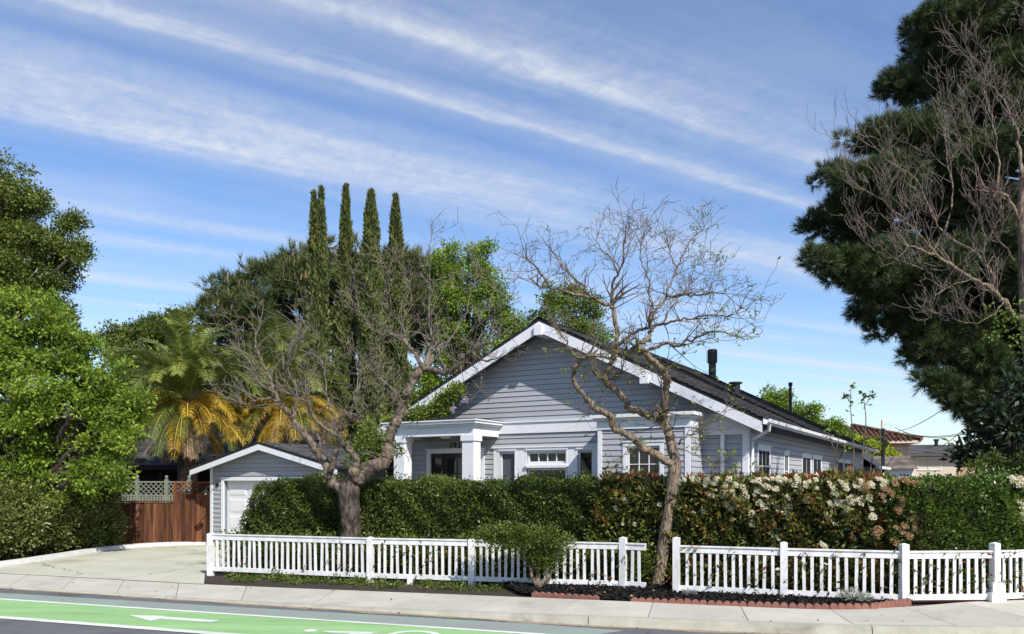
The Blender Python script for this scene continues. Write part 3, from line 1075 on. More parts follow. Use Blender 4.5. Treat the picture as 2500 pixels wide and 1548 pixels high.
def window(parent, Mf, u0, u1, z0, z1, cols=1, rows=1, casing=0.085, sill=True, glass=None, name='window', frame=0.045, rec=0.05, bar=0.009, co=0.036, sp=0.025, bp=0.010):
    """casing as the part, panes and glazing bars below it"""
    m_ = MB()
    c = casing
    m_.box(u0 - c, u1 + c, 0.0, co, z1, z1 + c, Mf)
    m_.box(u0 - c * 1.25, u1 + c * 1.25, 0.0, co + 0.019, z1 + c, z1 + c + 0.03, Mf)
    m_.box(u0 - c, u0, 0.0, co, z0, z1, Mf)
    m_.box(u1, u1 + c, 0.0, co, z0, z1, Mf)
    if sill:
        m_.box(u0 - c * 1.3, u1 + c * 1.3, 0.0, 0.065, z0 - 0.05, z0, Mf)
    w = m_.build(name, M['trim'], parent)
    m_ = MB()
    f = frame
    for (a, b, cz, dz) in ((u0, u0 + f, z0, z1), (u1 - f, u1, z0, z1), (u0 + f, u1 - f, z1 - f, z1), (u0 + f, u1 - f, z0, z0 + f)):
        m_.box(a, b, -rec - 0.025, -rec + sp, cz, dz, Mf)
    m_.build('sash', M['trim'], w)
    uu = np.linspace(u0 + f, u1 - f, cols + 1)
    zs = np.linspace(z0 + f, z1 - f, rows + 1)
    if cols * rows > 1:
        m_ = MB()
        for x in uu[1:-1]:
            m_.box(x - bar, x + bar, -rec - 0.016, -rec + bp, z0 + f, z1 - f, Mf)
        for zq in zs[1:-1]:
            m_.box(u0 + f, u1 - f, -rec - 0.014, -rec + bp - 0.002, zq - bar, zq + bar, Mf)
        m_.build('glazing_bars', M['trim'], w)
    for i in range(cols):
        for j in range(rows):
            m_ = MB()
            tl = random.uniform(-0.002, 0.002)
            m_.add([Mf(uu[i], -rec - 0.010 + tl, zs[j]), Mf(uu[i + 1], -rec - 0.010 - tl, zs[j]), Mf(uu[i + 1], -rec - 0.008 - tl, zs[j + 1]), Mf(uu[i], -rec - 0.008 + tl, zs[j + 1])], [(0, 1, 2, 3)])
            m_.build('pane', glass or M['glass'], w)
    return w


FR = front(WY)
LW = -10.22                       # left end of main wall
# openings on the main front wall
DOOR = (-8.98, -7.36, 0.55, 2.70)
W1 = (-6.79, -6.33, 1.15, 2.70)
W2a = (-5.98, -4.87, 2.40, 2.70)
W2b = (-5.98, -4.87, 1.15, 2.28)
W3 = (-4.56, -4.16, 1.15, 2.70)
ops_front = [DOOR, W1, W2a, W2b, W3]
wall_grid(house, FR, LW, SX, 0.0, 3.2, ops_front)
# gable wall and other shell walls
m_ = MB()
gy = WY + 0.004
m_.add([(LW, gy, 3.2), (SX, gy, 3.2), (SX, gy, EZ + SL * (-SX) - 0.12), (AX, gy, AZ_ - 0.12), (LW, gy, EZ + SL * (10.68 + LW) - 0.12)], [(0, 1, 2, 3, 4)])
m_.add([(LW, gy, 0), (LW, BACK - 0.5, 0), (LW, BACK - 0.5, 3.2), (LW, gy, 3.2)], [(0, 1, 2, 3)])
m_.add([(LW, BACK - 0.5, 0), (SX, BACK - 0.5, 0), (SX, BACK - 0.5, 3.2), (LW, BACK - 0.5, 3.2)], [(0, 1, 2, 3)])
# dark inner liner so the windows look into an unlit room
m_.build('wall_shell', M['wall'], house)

BAYL, BAYR, BAYY = -3.62, -1.46, -0.35
TRIP0, TRIP1 = -6.97, -3.62
# gable boards above the frieze


def gslope(z):
    h = (z + 0.20 - EZ) / SL
    return (-10.68 + h + 0.0, -h) if h > 0.45 else (LW, SX)


siding(house, FR, LW, SX, 3.47, 5.75, slope=lambda z: (max(LW, gslope(z)[0]), min(SX, gslope(z)[1])), joints=3.4)
# lower front boards
siding(house, FR, LW, BAYL, 0.45, 3.17, ops=[(-9.09, -7.25, 0.4, 2.80), (TRIP0, TRIP1, 0.9, 2.83)])
siding(house, FR, BAYR, SX - 0.10, 0.45, 2.98)
# frieze bands
m_ = MB()
m_.box(-6.80, BAYL, 0.0, 0.045, 3.17, 3.47, FR)
m_.box(-6.80, BAYL, 0.0, 0.075, 3.44, 3.475, FR)
m_.build('frieze_board', M['trim'], house)
m_ = MB()
m_.box(BAYR - 0.0, SX - 0.0, 0.0, 0.04, 2.985, 3.10, FR)
m_.box(BAYR - 0.0, SX - 0.0, 0.0, 0.02, 3.10, 3.46, FR)
m_.build('frieze_board', M['trim'], house)
# corner boards
m_ = MB()
m_.box(SX - 0.10, SX + 0.022, 0.0, 0.035, 0.3, 3.3, FR)
m_.build('corner_board', M['trim'], house)
m_ = MB()
m_.box(WY, WY + 0.10, 0.0, 0.030, 0.3, 3.25, right_(SX))
m_.build('corner_board', M['trim'], house)
m_ = MB()
m_.box(-1.02, -0.94, 0.022, 0.09, 0.3, 2.985, FR)
m_.build('downspout', M['trim'], house)

# entrance: white frame, dark doors with lights
m_ = MB()
m_.box(-9.09, -8.98, 0.0, 0.05, 0.5, 2.79, FR)
m_.box(-7.36, -7.25, 0.0, 0.05, 0.5, 2.79, FR)
m_.box(-8.98, -7.36, 0.0, 0.05, 2.70, 2.79, FR)
m_.box(-9.14, -7.20, 0.0, 0.075, 2.79, 2.825, FR)
m_.build('door_frame', M['trim'], house)
for (a, b, cols, rows, nm) in ((-8.98, -8.60, 1, 3, 'sidelight'), (-8.58, -7.76, 2, 3, 'door'), (-7.74, -7.36, 1, 3, 'sidelight')):
    m_ = MB()
    st = 0.07 if nm == 'sidelight' else 0.11
    zz0, zz1 = 0.58, 2.69
    m_.box(a, a + st, -0.10, -0.05, zz0, zz1, FR)
    m_.box(b - st, b, -0.10, -0.05, zz0, zz1, FR)
    m_.box(a + st, b - st, -0.10, -0.05, zz1 - 0.12, zz1, FR)
    m_.box(a + st, b - st, -0.10, -0.05, zz0, zz0 + 0.75, FR)
    dd = m_.build(nm, M['door'], house)
    uu, zs = np.linspace(a + st, b - st, cols + 1), np.linspace(zz0 + 0.75, zz1 - 0.12, rows + 1)
    m_ = MB()
    for x in uu[1:-1]:
        m_.box(x - 0.012, x + 0.012, -0.09, -0.06, zs[0], zs[-1], FR)
    for q in zs[1:-1]:
        m_.box(a + st, b - st, -0.088, -0.062, q - 0.012, q + 0.012, FR)
    m_.build('glazing_bars', M['door'], dd)
    for i in range(cols):
        for j in range(rows):
            m_ = MB()
            m_.add([FR(uu[i], -0.076, zs[j]), FR(uu[i + 1], -0.076, zs[j]), FR(uu[i + 1], -0.076, zs[j + 1]), FR(uu[i], -0.076, zs[j + 1])], [(0, 1, 2, 3)])
            m_.build('pane', M['glass'], dd)
    if nm == 'door':
        m_ = MB()
        m_.tube([FR(b - 0.055, 0.0, 1.45), FR(b - 0.055, 0.0, 1.75)], [0.012, 0.012], 6)
        m_.build('handle', M['black'], dd)

# three-part front window: white surround, then sashes
m_ = MB()
for (a, b, c, d) in ((TRIP0, W1[0], 0.95, 2.80), (W1[1], W2b[0], 0.95, 2.80), (W2b[1], W3[0], 0.95, 2.80), (W3[1], BAYL, 0.95, 2.80),
                     (W1[0], W1[1], 2.70, 2.80), (W2a[0], W2a[1], 2.70, 2.80), (W3[0], W3[1], 2.70, 2.80), (W2a[0], W2a[1], 2.28, 2.40),
                     (W1[0], W1[1], 0.95, 1.15), (W2a[0], W2a[1], 0.95, 1.15), (W3[0], W3[1], 0.95, 1.15)):
    m_.box(a, b, 0.0, 0.03, c, d, FR)
m_.box(TRIP0 - 0.04, BAYL, 0.0, 0.065, 2.80, 2.84, FR)
m_.box(W2a[0] - 0.05, W2a[1] + 0.05, 0.03, 0.085, 2.29, 2.36, FR)
m_.build('window_surround', M['trim'], house)
window(house, FR, *W1, casing=0.035, glass=M['screen'], sill=False)
window(house, FR, *W2a, cols=4, casing=0.035, sill=False, frame=0.05, bar=0.013)
window(house, FR, *W2b, casing=0.035, sill=False, frame=0.05)
window(house, FR, *W3, casing=0.035, sill=False)

# bay: projecting box with cornice
BF = front(BAYY)
BR = right_(BAYR)
BW = (-2.92, -2.13, 1.2, 2.74)
wall_grid(house, BF, BAYL, BAYR, 0.0, 3.3, [BW], name='bay_wall')
m_ = MB()
m_.add([(BAYR - 0.004, BAYY, 0), (BAYR - 0.004, WY, 0), (BAYR - 0.004, WY, 3.3), (BAYR - 0.004, BAYY, 3.3)], [(0, 1, 2, 3)])
m_.add([(BAYL, BAYY, 0), (BAYL, WY, 0), (BAYL, WY, 3.3), (BAYL, BAYY, 3.3)], [(0, 1, 2, 3)])
m_.build('bay_wall', M['wall'], house)
siding(house, BF, BAYL + 0.10, BAYR - 0.10, 0.45, 3.13, ops=[(BW[0] - 0.09, BW[1] + 0.09, 1.1, 2.86)])
siding(house, BR, BAYY + 0.06, WY, 0.45, 3.13)
window(house, BF, *BW, cols=3, rows=4)
m_ = MB()
m_.box(BAYL, BAYL + 0.10, 0.0, 0.035, 0.3, 3.13, BF)
m_.build('corner_board', M['trim'], house)
m_ = MB()
m_.box(BAYR - 0.10, BAYR + 0.022, 0.0, 0.035, 0.3, 3.13, BF)
m_.build('corner_board', M['trim'], house)
m_ = MB()
m_.box(BAYL - 0.02, BAYR + 0.03, BAYY - 0.05, WY - 0.03, 3.13, 3.33)
m_.box(BAYL - 0.08, BAYR + 0.09, BAYY - 0.11, WY - 0.03, 3.33, 3.385)
m_.box(BAYL - 0.14, BAYR + 0.15, BAYY - 0.17, WY - 0.03, 3.385, 3.46)
m_.build('bay_cornice', M['trim'], house)
m_ = MB()
m_.box(BAYL - 0.10, BAYR + 0.11, BAYY - 0.13, WY - 0.03, 3.46, 3.475)
m_.build('bay_roof', M['roofedge'], house)

# porch
PY, PL, PR = -0.70, -9.42, -6.80
m_ = MB()
m_.box(PL, PR, PY, PY + 0.22, 3.09, 3.32)
m_.box(PR - 0.22, PR, PY + 0.22, WY - 0.05, 3.09, 3.32)
m_.box(PL, PL + 0.22, PY + 0.22, WY - 0.05, 3.09, 3.32)
m_.build('porch_beam', M['trim'], house)
m_ = MB()
m_.box(PL - 0.06, PR + 0.06, PY - 0.06, WY - 0.05, 3.32, 3.38)
m_.box(PL - 0.13, PR + 0.13, PY - 0.13, WY - 0.05, 3.38, 3.445)
m_.box(PL - 0.16, PR + 0.16, PY - 0.16, WY - 0.05, 3.445, 3.475)
m_.build('porch_cornice', M['trim'], house)
m_ = MB()
m_.box(PL - 0.12, PR + 0.12, PY - 0.12, WY - 0.03, 3.475, 3.50)
m_.build('porch_roof', M['roofedge'], house)
m_ = MB()
m_.box(PL + 0.22, PR - 0.22, PY + 0.22, WY - 0.05, 3.14, 3.16)
m_.build('porch_ceiling', M['siding'], house)
m_ = MB()
m_.box(PL - 0.2, PR + 0.3, PY - 0.3, WY, 0.0, 0.52)
m_.build('porch_floor', M['concrete'], house)
for cxp in (-6.97, -9.10):
    m_ = MB()
    m_.box(cxp - 0.165, cxp + 0.165, PY + 0.0, PY + 0.33, 0.52, 2.95)
    m_.box(cxp - 0.195, cxp + 0.195, PY - 0.03, PY + 0.36, 2.95, 3.09)
    m_.build('porch_column', M['trim'], house)
m_ = MB()
for k in range(1):
    n = 20
    for (r0, z0_, r1, z1_) in ((0.16, 3.14, 0.16, 3.10), (0.15, 3.10, 0.10, 3.065)):
        vs = [(-8.05 + r0 * math.cos(2 * math.pi * i / n), -0.1 + r0 * math.sin(2 * math.pi * i / n), z0_) for i in range(n)] + \
             [(-8.05 + r1 * math.cos(2 * math.pi * i / n), -0.1 + r1 * math.sin(2 * math.pi * i / n), z1_) for i in range(n)]
        m_.add(vs, [(i, (i + 1) % n, (i + 1) % n + n, i + n) for i in range(n)] + [tuple(range(n, 2 * n))])
m_.build('porch_lamp', M['lampglass'], house)
m_ = MB()
m_.tube([(-8.05, -0.1, 3.14), (-8.05, -0.1, 3.115)], [0.185, 0.185], 24)
m_.build('lamp_rim', M['black'], house)
# house number 793
for i, ch in enumerate('793'):
    cu = bpy.data.curves.new('digit', 'FONT')
    cu.body = ch
    cu.size = 0.20
    cu.extrude = 0.008
    tmp = bpy.data.objects.new('tmp', cu)
    COL.objects.link(tmp)
    dg = bpy.context.evaluated_depsgraph_get()
    me = bpy.data.meshes.new_from_object(tmp.evaluated_get(dg))
    bpy.data.objects.remove(tmp)
    o = link('number_digit', me, M['black'], house)
    o.location = (-8.36 + i * 0.135, WY - 0.035, 2.845)
    o.rotation_euler = (math.radians(90), 0, 0)

# side wall (right): boards with staggered joints, windows
SR = right_(SX)
SW = [(1.50, 2.66, 1.2, 2.70, 3, 4), (4.35, 4.80, 1.35, 2.66, 2, 3), (6.75, 8.05, 1.2, 2.66, 2, 3), (8.45, 9.85, 1.2, 2.66, 2, 3), (12.9, 14.5, 1.2, 2.66, 2, 3), (14.9, 16.4, 1.2, 2.66, 2, 3)]
ops_side = [q[:4] for q in SW]
wall_grid(house, SR, WY, BACK - 0.5, 0.0, 3.4, ops_side, name='side_wall')
siding(house, SR, WY + 0.10, BACK - 0.5, 0.45, 3.15, ops=[(a - 0.08, b + 0.08, c - 0.04, d + 0.08) for a, b, c, d in ops_side], joints=1.1)
for a, b, c, d, nc, nr in SW:
    window(house, SR, a, b, c, d, cols=nc, rows=nr, rec=-0.020, frame=0.035, casing=0.075, glass=M['glass_side'], bar=0.009, co=0.027, sp=0.000, bp=-0.004)
# unlit room behind the glass
M['room'] = surf('dark_room', (0.02, 0.02, 0.02), None, 3, 0.9)

# roof: decks, shingle courses, rakes, soffit, brackets, gutter
m_ = MB()
TH = 0.07
F0 = -0.03
for sgn in (1, -1):
    ex = 0.02 if sgn == 1 else -10.70
    top = [(ex, F0, EZ - 0.01), (ex, BACK, EZ - 0.01), (AX, RIDGE_END, AZ_), (AX, F0, AZ_)]
    if sgn == -1:
        top = top[::-1]
    m_.add(top + [(p[0], p[1], p[2] - TH) for p in top], [(0, 1, 2, 3), (7, 6, 5, 4), (0, 4, 5, 1), (1, 5, 6, 2), (2, 6, 7, 3), (3, 7, 4, 0)])
m_.add([(0.02, BACK, EZ - 0.01), (-10.70, BACK, EZ - 0.01), (AX, RIDGE_END, AZ_)], [(0, 1, 2)])
roof = m_.build('roof', M['roofedge'], house)


def shingles(parent, P0, U, V, Lu, Lv, umax=None, umin=None, tab=0.32, course=0.15, th=0.016, mat=None, name='shingles', lift=0.012):
    P0, U, V = (np.array(q, float) for q in (P0, U, V))
    U /= np.linalg.norm(U)
    V /= np.linalg.norm(V)
    Nn = np.cross(U, V)
    if Nn[2] < 0:
        Nn = -Nn
    m_ = MB()
    j = 0
    v = 0.0
    while v < Lv - 0.03:
        a = (umin(v) if umin else 0.0)
        b = (umax(v) if umax else Lu)
        u = a - random.random() * tab
        v1 = min(v + course, Lv)
        while u < b:
            u1 = u + tab * random.choice((0.6, 0.9, 1.0, 1.3))
            c0, c1 = max(u, a), min(u1, b)
            if c1 - c0 > 0.02:
                h = lift + th * random.uniform(0.75, 1.25)
                q = [P0 + U * c0 + V * v + Nn * h, P0 + U * (c1 - 0.004) + V * v + Nn * h, P0 + U * (c1 - 0.004) + V * v1 + Nn * lift * 0.6, P0 + U * c0 + V * v1 + Nn * lift * 0.6,
                     P0 + U * c0 + V * v, P0 + U * (c1 - 0.004) + V * v]
                m_.add([tuple(x) for x in q], [(0, 1, 2, 3), (4, 5, 1, 0)], random.random())
            u = u1
        v = v1
        j += 1
    o = m_.build(name, mat or M['shingle'], parent)
    o['kind'] = 'stuff'
    return o


SLN = math.hypot(-AX, AZ_ - EZ)
shingles(roof, (0.02, F0 - 0.02, EZ - 0.01), (0, 1, 0), (AX, 0, AZ_ - EZ), BACK, SLN, umax=lambda v: BACK - (BACK - RIDGE_END) * v / SLN + 0.02)
shingles(roof, (-10.70, F0 - 0.02, EZ - 0.01), (0, 1, 0), (-10.68 - AX and (AX + 10.70), 0, AZ_ - EZ), BACK, SLN, umax=lambda v: BACK - (BACK - RIDGE_END) * v / SLN, course=0.3, tab=0.6)
m_ = MB()
y = F0 - 0.02
while y < RIDGE_END:
    m_.add([(AX - 0.16, y, AZ_ - 0.045), (AX, y, AZ_ + 0.045), (AX + 0.16, y, AZ_ - 0.045), (AX - 0.16, y + 0.24, AZ_ - 0.06), (AX, y + 0.24, AZ_ + 0.03), (AX + 0.16, y + 0.24, AZ_ - 0.06)],
           [(0, 1, 4, 3), (1, 2, 5, 4)], random.random())
    y += 0.21
hp0, hp1 = np.array((AX, RIDGE_END, AZ_)), np.array((0.02, BACK, EZ))
for k in range(40):
    q = hp0 + (hp1 - hp0) * k / 40
    q2 = hp0 + (hp1 - hp0) * (k + 1.1) / 40
    m_.add([(q[0] + 0.02, q[1] - 0.16, q[2] + 0.0), (q[0], q[1], q[2] + 0.05), (q[0] - 0.02, q[1] + 0.16, q[2] - 0.03),
            (q2[0] + 0.02, q2[1] - 0.16, q2[2] - 0.01), (q2[0], q2[1], q2[2] + 0.035), (q2[0] - 0.02, q2[1] + 0.16, q2[2] - 0.04)], [(0, 1, 4, 3), (1, 2, 5, 4)], random.random())
tag(m_.build('ridge_shingles', M['shingle'], roof), kind='stuff')
# slightly higher rear roof section behind the front gable
RZ, RY0 = 6.10, 6.2
m_ = MB()
for sgn in (1, -1):
    ex = 0.0 if sgn == 1 else -10.68
    top = [(ex, RY0, EZ + 0.03), (ex, BACK, EZ + 0.03), (AX, RIDGE_END, RZ), (AX, RY0, RZ)]
    if sgn == -1:
        top = top[::-1]
    m_.add(top + [(p[0], p[1], p[2] - 0.05) for p in top], [(0, 1, 2, 3), (7, 6, 5, 4), (0, 4, 5, 1), (1, 5, 6, 2), (2, 6, 7, 3), (3, 7, 4, 0)])
m_.add([(0.0, BACK, EZ + 0.03), (-10.68, BACK, EZ + 0.03), (AX, RIDGE_END, RZ)], [(0, 1, 2)])
m_.add([(0.0, RY0 + 0.002, EZ - 0.02), (AX, RY0 + 0.002, AZ_ - 0.05), (AX, RY0 + 0.002, RZ)], [(0, 1, 2)])
m_.add([(-10.68, RY0 + 0.002, EZ - 0.02), (AX, RY0 + 0.002, AZ_ - 0.05), (AX, RY0 + 0.002, RZ)], [(0, 1, 2)])
rroof = m_.build('rear_roof', M['roofedge'], house)
M['shingle_dark'] = surf('dark_shingle', (0.072, 0.072, 0.077), (0.040, 0.040, 0.044), 30, 0.9, 0.3, 200, spec=0.2, objvar=0.4, attr=True)
RLN = math.hypot(-AX, RZ - EZ - 0.03)
shingles(rroof, (0.0, RY0 - 0.02, EZ + 0.03), (0, 1, 0), (AX, 0, RZ - EZ - 0.03), BACK - RY0, RLN, umax=lambda v: BACK - RY0 - (BACK - RIDGE_END) * v / RLN + 0.02, mat=M['shingle_dark'])  # darker shingle tone puts this plane's shading into the colour
m_ = MB()
y = RY0 - 0.02
while y < RIDGE_END:
    m_.add([(AX - 0.16, y, RZ - 0.045), (AX, y, RZ + 0.045), (AX + 0.16, y, RZ - 0.045), (AX - 0.16, y + 0.24, RZ - 0.06), (AX, y + 0.24, RZ + 0.03), (AX + 0.16, y + 0.24, RZ - 0.06)],
           [(0, 1, 4, 3), (1, 2, 5, 4)], random.random())
    y += 0.21
tag(m_.build('ridge_shingles', M['shingle_dark'], rroof), kind='stuff')
# soffit under the front overhang and the right eave
m_ = MB()
for sgn in (1, -1):
    ex = -0.02 if sgn == 1 else -10.66
    zq = EZ - 0.10
    m_.add([(ex, 0.01, zq), (ex, WY, zq), (AX, WY, AZ_ - 0.10), (AX, 0.01, AZ_ - 0.10)], [(0, 1, 2, 3)])
m_.add([(0.0, WY, EZ - 0.10), (SX - 0.1, WY, EZ + 0.10), (SX - 0.1, BACK, EZ + 0.10), (0.0, BACK, EZ - 0.10)], [(0, 1, 2, 3)])
m_.build('soffit', M['siding'], roof)
# rake boards
for sgn in (1, -1):
    ex = 0.0 if sgn == 1 else -10.68
    m_ = MB()
    z0_, w_ = EZ - 0.075, 0.235
    poly = [(ex, -0.028, z0_), (AX, -0.028, AZ_ - 0.072), (AX, -0.028, AZ_ - 0.072 - w_ * 1.1), (ex, -0.028, z0_ - w_)]
    m_.prism(poly, (0, 0.035, 0))
    m_.build('rake_board', M['trim'], roof)
for bx_ in (-2.61, -5.34, -8.05):
    zb_ = EZ + SL * min(-bx_, 10.68 + bx_) - 0.14
    m_ = MB()
    m_.box(bx_ - 0.10, bx_ + 0.10, -0.10, WY, zb_ - 0.27, zb_ - (0.10 if bx_ != -5.34 else 0.02))
    m_.build('bracket', M['trim'], roof)
# gutter along the right eave
m_ = MB()
prof = [(0.02, 0.0), (0.02, -0.11), (0.09, -0.12), (0.14, -0.07), (0.15, 0.0), (0.14, 0.0), (0.13, -0.06), (0.085, -0.105), (0.03, -0.10), (0.03, 0.0)]
m_.prism([(a, -0.02, EZ - 0.02 + b) for a, b in prof], (0, BACK, 0))
m_.build('gutter', M['trim'], roof)
m_ = MB()
m_.tube([(0.08, 0.30, EZ - 0.12), (0.06, 0.36, EZ - 0.24), (SX + 0.09, 0.66, EZ - 0.42), (SX + 0.07, 0.70, EZ - 0.55), (SX + 0.07, 0.70, 0.2)], [0.04] * 5, 8)
m_.build('downspout', M['trim'], house)


# roof vents


def roofz(x):
    return EZ + SL * (-x)


def pipe(parts, x, y, zb, name='vent_pipe', label=None):
    m_ = MB()
    for (z0_, z1_, r) in parts:
        m_.tube([(x, y, zb + z0_), (x, y, zb + z1_)], [r, r], 18)
    o = m_.build(name, M['black'], roof)
    return o


pipe([(-0.3, 0.80, 0.13), (0.62, 1.06, 0.175), (1.06, 1.09, 0.15), (-0.12, 0.06, 0.20)], -4.32, 11.15, roofz(-4.32) + 0.13, 'flue_pipe')
pipe([(-0.2, 0.36, 0.135), (0.36, 0.40, 0.20), (-0.05, 0.05, 0.19)], -2.3, 6.60, roofz(-2.3) + 0.05, 'vent_pipe')
pipe([(-0.4, 0.20, 0.05), (0.20, 0.30, 0.075)], -5.0, 13.3, roofz(-5.0) + 0.16, 'vent_pipe')
pipe([(-0.4, 0.12, 0.09), (0.12, 0.22, 0.065), (0.2, 1.30, 0.058), (1.28, 1.42, 0.085)], -2.9, 17.5, EZ + SL * 2.7, 'vent_pipe')
pipe([(-0.4, 0.16, 0.12), (0.16, 0.22, 0.17)], -1.75, 18.9, EZ + SL * 1.5, 'vent_pipe')

# rear wing, lower roof
m_ = MB()
m_.box(-5.5, -0.5, BACK - 0.4, 39.0, 0.0, 2.6)
m_.build('rear_wall', M['wall'], house)
m_ = MB()
m_.add([(0, BACK - 0.3, 2.62), (0, 40, 2.62), (-3, 35, 4.5), (-3, BACK - 0.3, 4.5), (-6, BACK - 0.3, 2.62), (-6, 40, 2.62), (0, BACK - 0.3, 2.50), (0, 40, 2.50)], [(0, 1, 2, 3), (3, 2, 5, 4), (1, 5, 2), (6, 7, 1, 0)])
m_.build('wing_roof', M['shingle_dark'], house)
m_ = MB()
m_.box(0.0, 0.14, BACK + 0.1, 40, 2.50, 2.62)
m_.build('wing_gutter', M['trim'], house)

# ------------------------------------------------------------------ garage
GL = (-8.60, 23.40, 0.05)
garage = empty('garage', GL, HR, 'small grey gabled garage with white door at the end of the driveway', 'garage')
GF = front(0.0)
GW = 4.50
GE, GA, GX = 2.26, 2.95, 2.24
GS = (GA - GE) / (GX + 0.52)
GD = (0.56, 3.7, 0.0, 1.92)
wall_grid(garage, GF, 0, GW, 0, 2.25, [GD])
m_ = MB()
m_.add([(0, 0.004, 2.25), (GW, 0.004, 2.25), (GW, 0.004, GE + GS * 0.5), (GX, 0.004, GA - 0.06), (0, 0.004, GE + GS * 0.5)], [(0, 1, 2, 3, 4)])
m_.add([(0, 0.004, 0), (0, 6.5, 0), (0, 6.5, 2.4), (0, 0.004, 2.4)], [(0, 1, 2, 3)])
m_.add([(GW, 0.004, 0), (GW, 6.5, 0), (GW, 6.5, 2.4), (GW, 0.004, 2.4)], [(0, 1, 2, 3)])
m_.build('wall_shell', M['wall'], garage)


def ggs(z):
    h = max(0.0, (z + 0.10 - GE) / GS)
    return max(0.02, -0.52 + h), min(GW - 0.02, GX * 2 + 0.52 - h)


siding(garage, GF, 0.10, GW - 0.1, 0.1, 2.27, ops=[(0.46, 3.8, 0, 2.02)])
siding(garage, GF, 0, GW, 2.27, 2.86, slope=ggs)
m_ = MB()
m_.box(0, 0.10, 0, 0.03, 0.05, 2.36, GF)
m_.build('corner_board', M['trim'], garage)
m_ = MB()
m_.box(0.46, 0.56, 0, 0.04, 0.0, 2.02, GF)
m_.box(3.7, 3.8, 0, 0.04, 0.0, 2.02, GF)
m_.box(0.56, 3.7, 0, 0.04, 1.92, 2.02, GF)
m_.build('door_frame', M['trim'], garage)
m_ = MB()
m_.box(GD[0], GD[1], -0.14, -0.11, 0.02, 1.92, GF)
gd = m_.build('garage_door', M['garagedoor'], garage)
for j in range(4):
    for i in range(4):
        u0_ = GD[0] + 0.08 + i * (GD[1] - GD[0] - 0.08) / 4
        m_ = MB()
        za, zb_ = 0.08 + j * 0.47, 0.08 + j * 0.47 + 0.39
        u1_ = u0_ + (GD[1] - GD[0] - 0.08) / 4 - 0.08
        vs = [GF(u0_, -0.108, za), GF(u1_, -0.108, za), GF(u1_, -0.108, zb_), GF(u0_, -0.108, zb_), GF(u0_ + 0.05, -0.096, za + 0.05), GF(u1_ - 0.05, -0.096, za + 0.05), GF(u1_ - 0.05, -0.096, zb_ - 0.05), GF(u0_ + 0.05, -0.096, zb_ - 0.05)]
        m_.add(vs, [(4, 5, 6, 7), (0, 1, 5, 4), (1, 2, 6, 5), (2, 3, 7, 6), (3, 0, 4, 7)])
        m_.build('door_panel', M['garagedoor'], gd)
m_ = MB()
for sgn in (-1, 1):
    ex = -0.54 if sgn < 0 else GX * 2 + 0.54
    top = [(ex, -0.32, GE), (ex, 6.8, GE), (GX, 6.8, GA), (GX, -0.32, GA)]
    if sgn > 0:
        top = top[::-1]
    m_.add(top + [(p[0], p[1], p[2] - 0.05) for p in top], [(0, 1, 2, 3), (7, 6, 5, 4), (0, 4, 5, 1), (1, 5, 6, 2), (2, 6, 7, 3), (3, 7, 4, 0)])
groof = m_.build('roof', M['roofedge'], garage)
M['shingle_grey'] = surf('grey_shingle', (0.115, 0.115, 0.118), (0.07, 0.07, 0.073), 30, 0.9, 0.3, 200, spec=0.2, objvar=0.4, attr=True)
GSL = math.hypot(GX + 0.54, GA - GE)
shingles(groof, (GX * 2 + 0.54, -0.33, GE), (0, 1, 0), (-(GX + 0.54), 0, GA - GE), 7.1, GSL, mat=M['shingle_grey'])
shingles(groof, (-0.54, -0.33, GE), (0, 1, 0), (GX + 0.54, 0, GA - GE), 7.1, GSL, mat=M['shingle_grey'])
for sgn in (-1, 1):
    ex = -0.52 if sgn < 0 else GX * 2 + 0.52
    m_ = MB()
    m_.prism([(ex, -0.315, GE - 0.045), (GX, -0.315, GA - 0.045), (GX, -0.315, GA - 0.205), (ex, -0.315, GE - 0.19)], (0, 0.035, 0))
    m_.build('rake_board', M['trim'], groof)
m_ = MB()
m_.tube([(0.30, -0.02, 1.80), (0.30, -0.05, 1.80)], [0.055, 0.055], 12)
m_.tube([(0.30, -0.05, 1.80), (0.28, -0.14, 1.86), (0.22, -0.22, 1.80), (0.16, -0.28, 1.72), (0.14, -0.30, 1.66)], [0.012] * 5, 6)
m_.tube([(0.14, -0.30, 1.66), (0.14, -0.30, 1.60), (0.14, -0.30, 1.57)], [0.03, 0.08, 0.12], 14)
wl_ = m_.build('wall_lamp', M['black'], garage)
m_ = MB()
m_.tube([(0.14, -0.30, 1.575), (0.14, -0.30, 1.55), (0.14, -0.30, 1.52)], [0.03, 0.035, 0.015], 10)
m_.build('bulb', M['lampglass'], wl_)

# ------------------------------------------------------------------ wooden fence, gate and lattice beside the garage
wf = empty('wooden_fence', (-11.5, 24.0, 0.05), 0, 'low weathered redwood board fence left of the taller gate', 'fence')
x = -0.3
while x < 1.62:
    w_ = random.uniform(0.11, 0.15)
    m_ = MB()
    dy_ = random.uniform(-0.014, 0.014)
    m_.box(x, x + w_ - 0.008, dy_, dy_ + 0.02, 0.0, 1.27 + random.uniform(-0.01, 0.01))
    m_.build('board', M['fence_wood'], wf)
    x += w_
m_ = MB()
m_.box(-0.3, 1.66, -0.035, 0.06, 1.285, 1.325)
m_.build('cap_rail', M['fence_wood'], wf)
for px_ in (0.28,):
    m_ = MB()
    m_.box(px_, px_ + 0.10, -0.05, -0.012, 0.0, 1.28)
    m_.build('post', M['fence_wood'], wf)
gt = empty('wooden_gate', (-9.84, 24.0, 0.05), 0, 'tall redwood board gate with lattice top beside the garage', 'gate')
x = 0.02
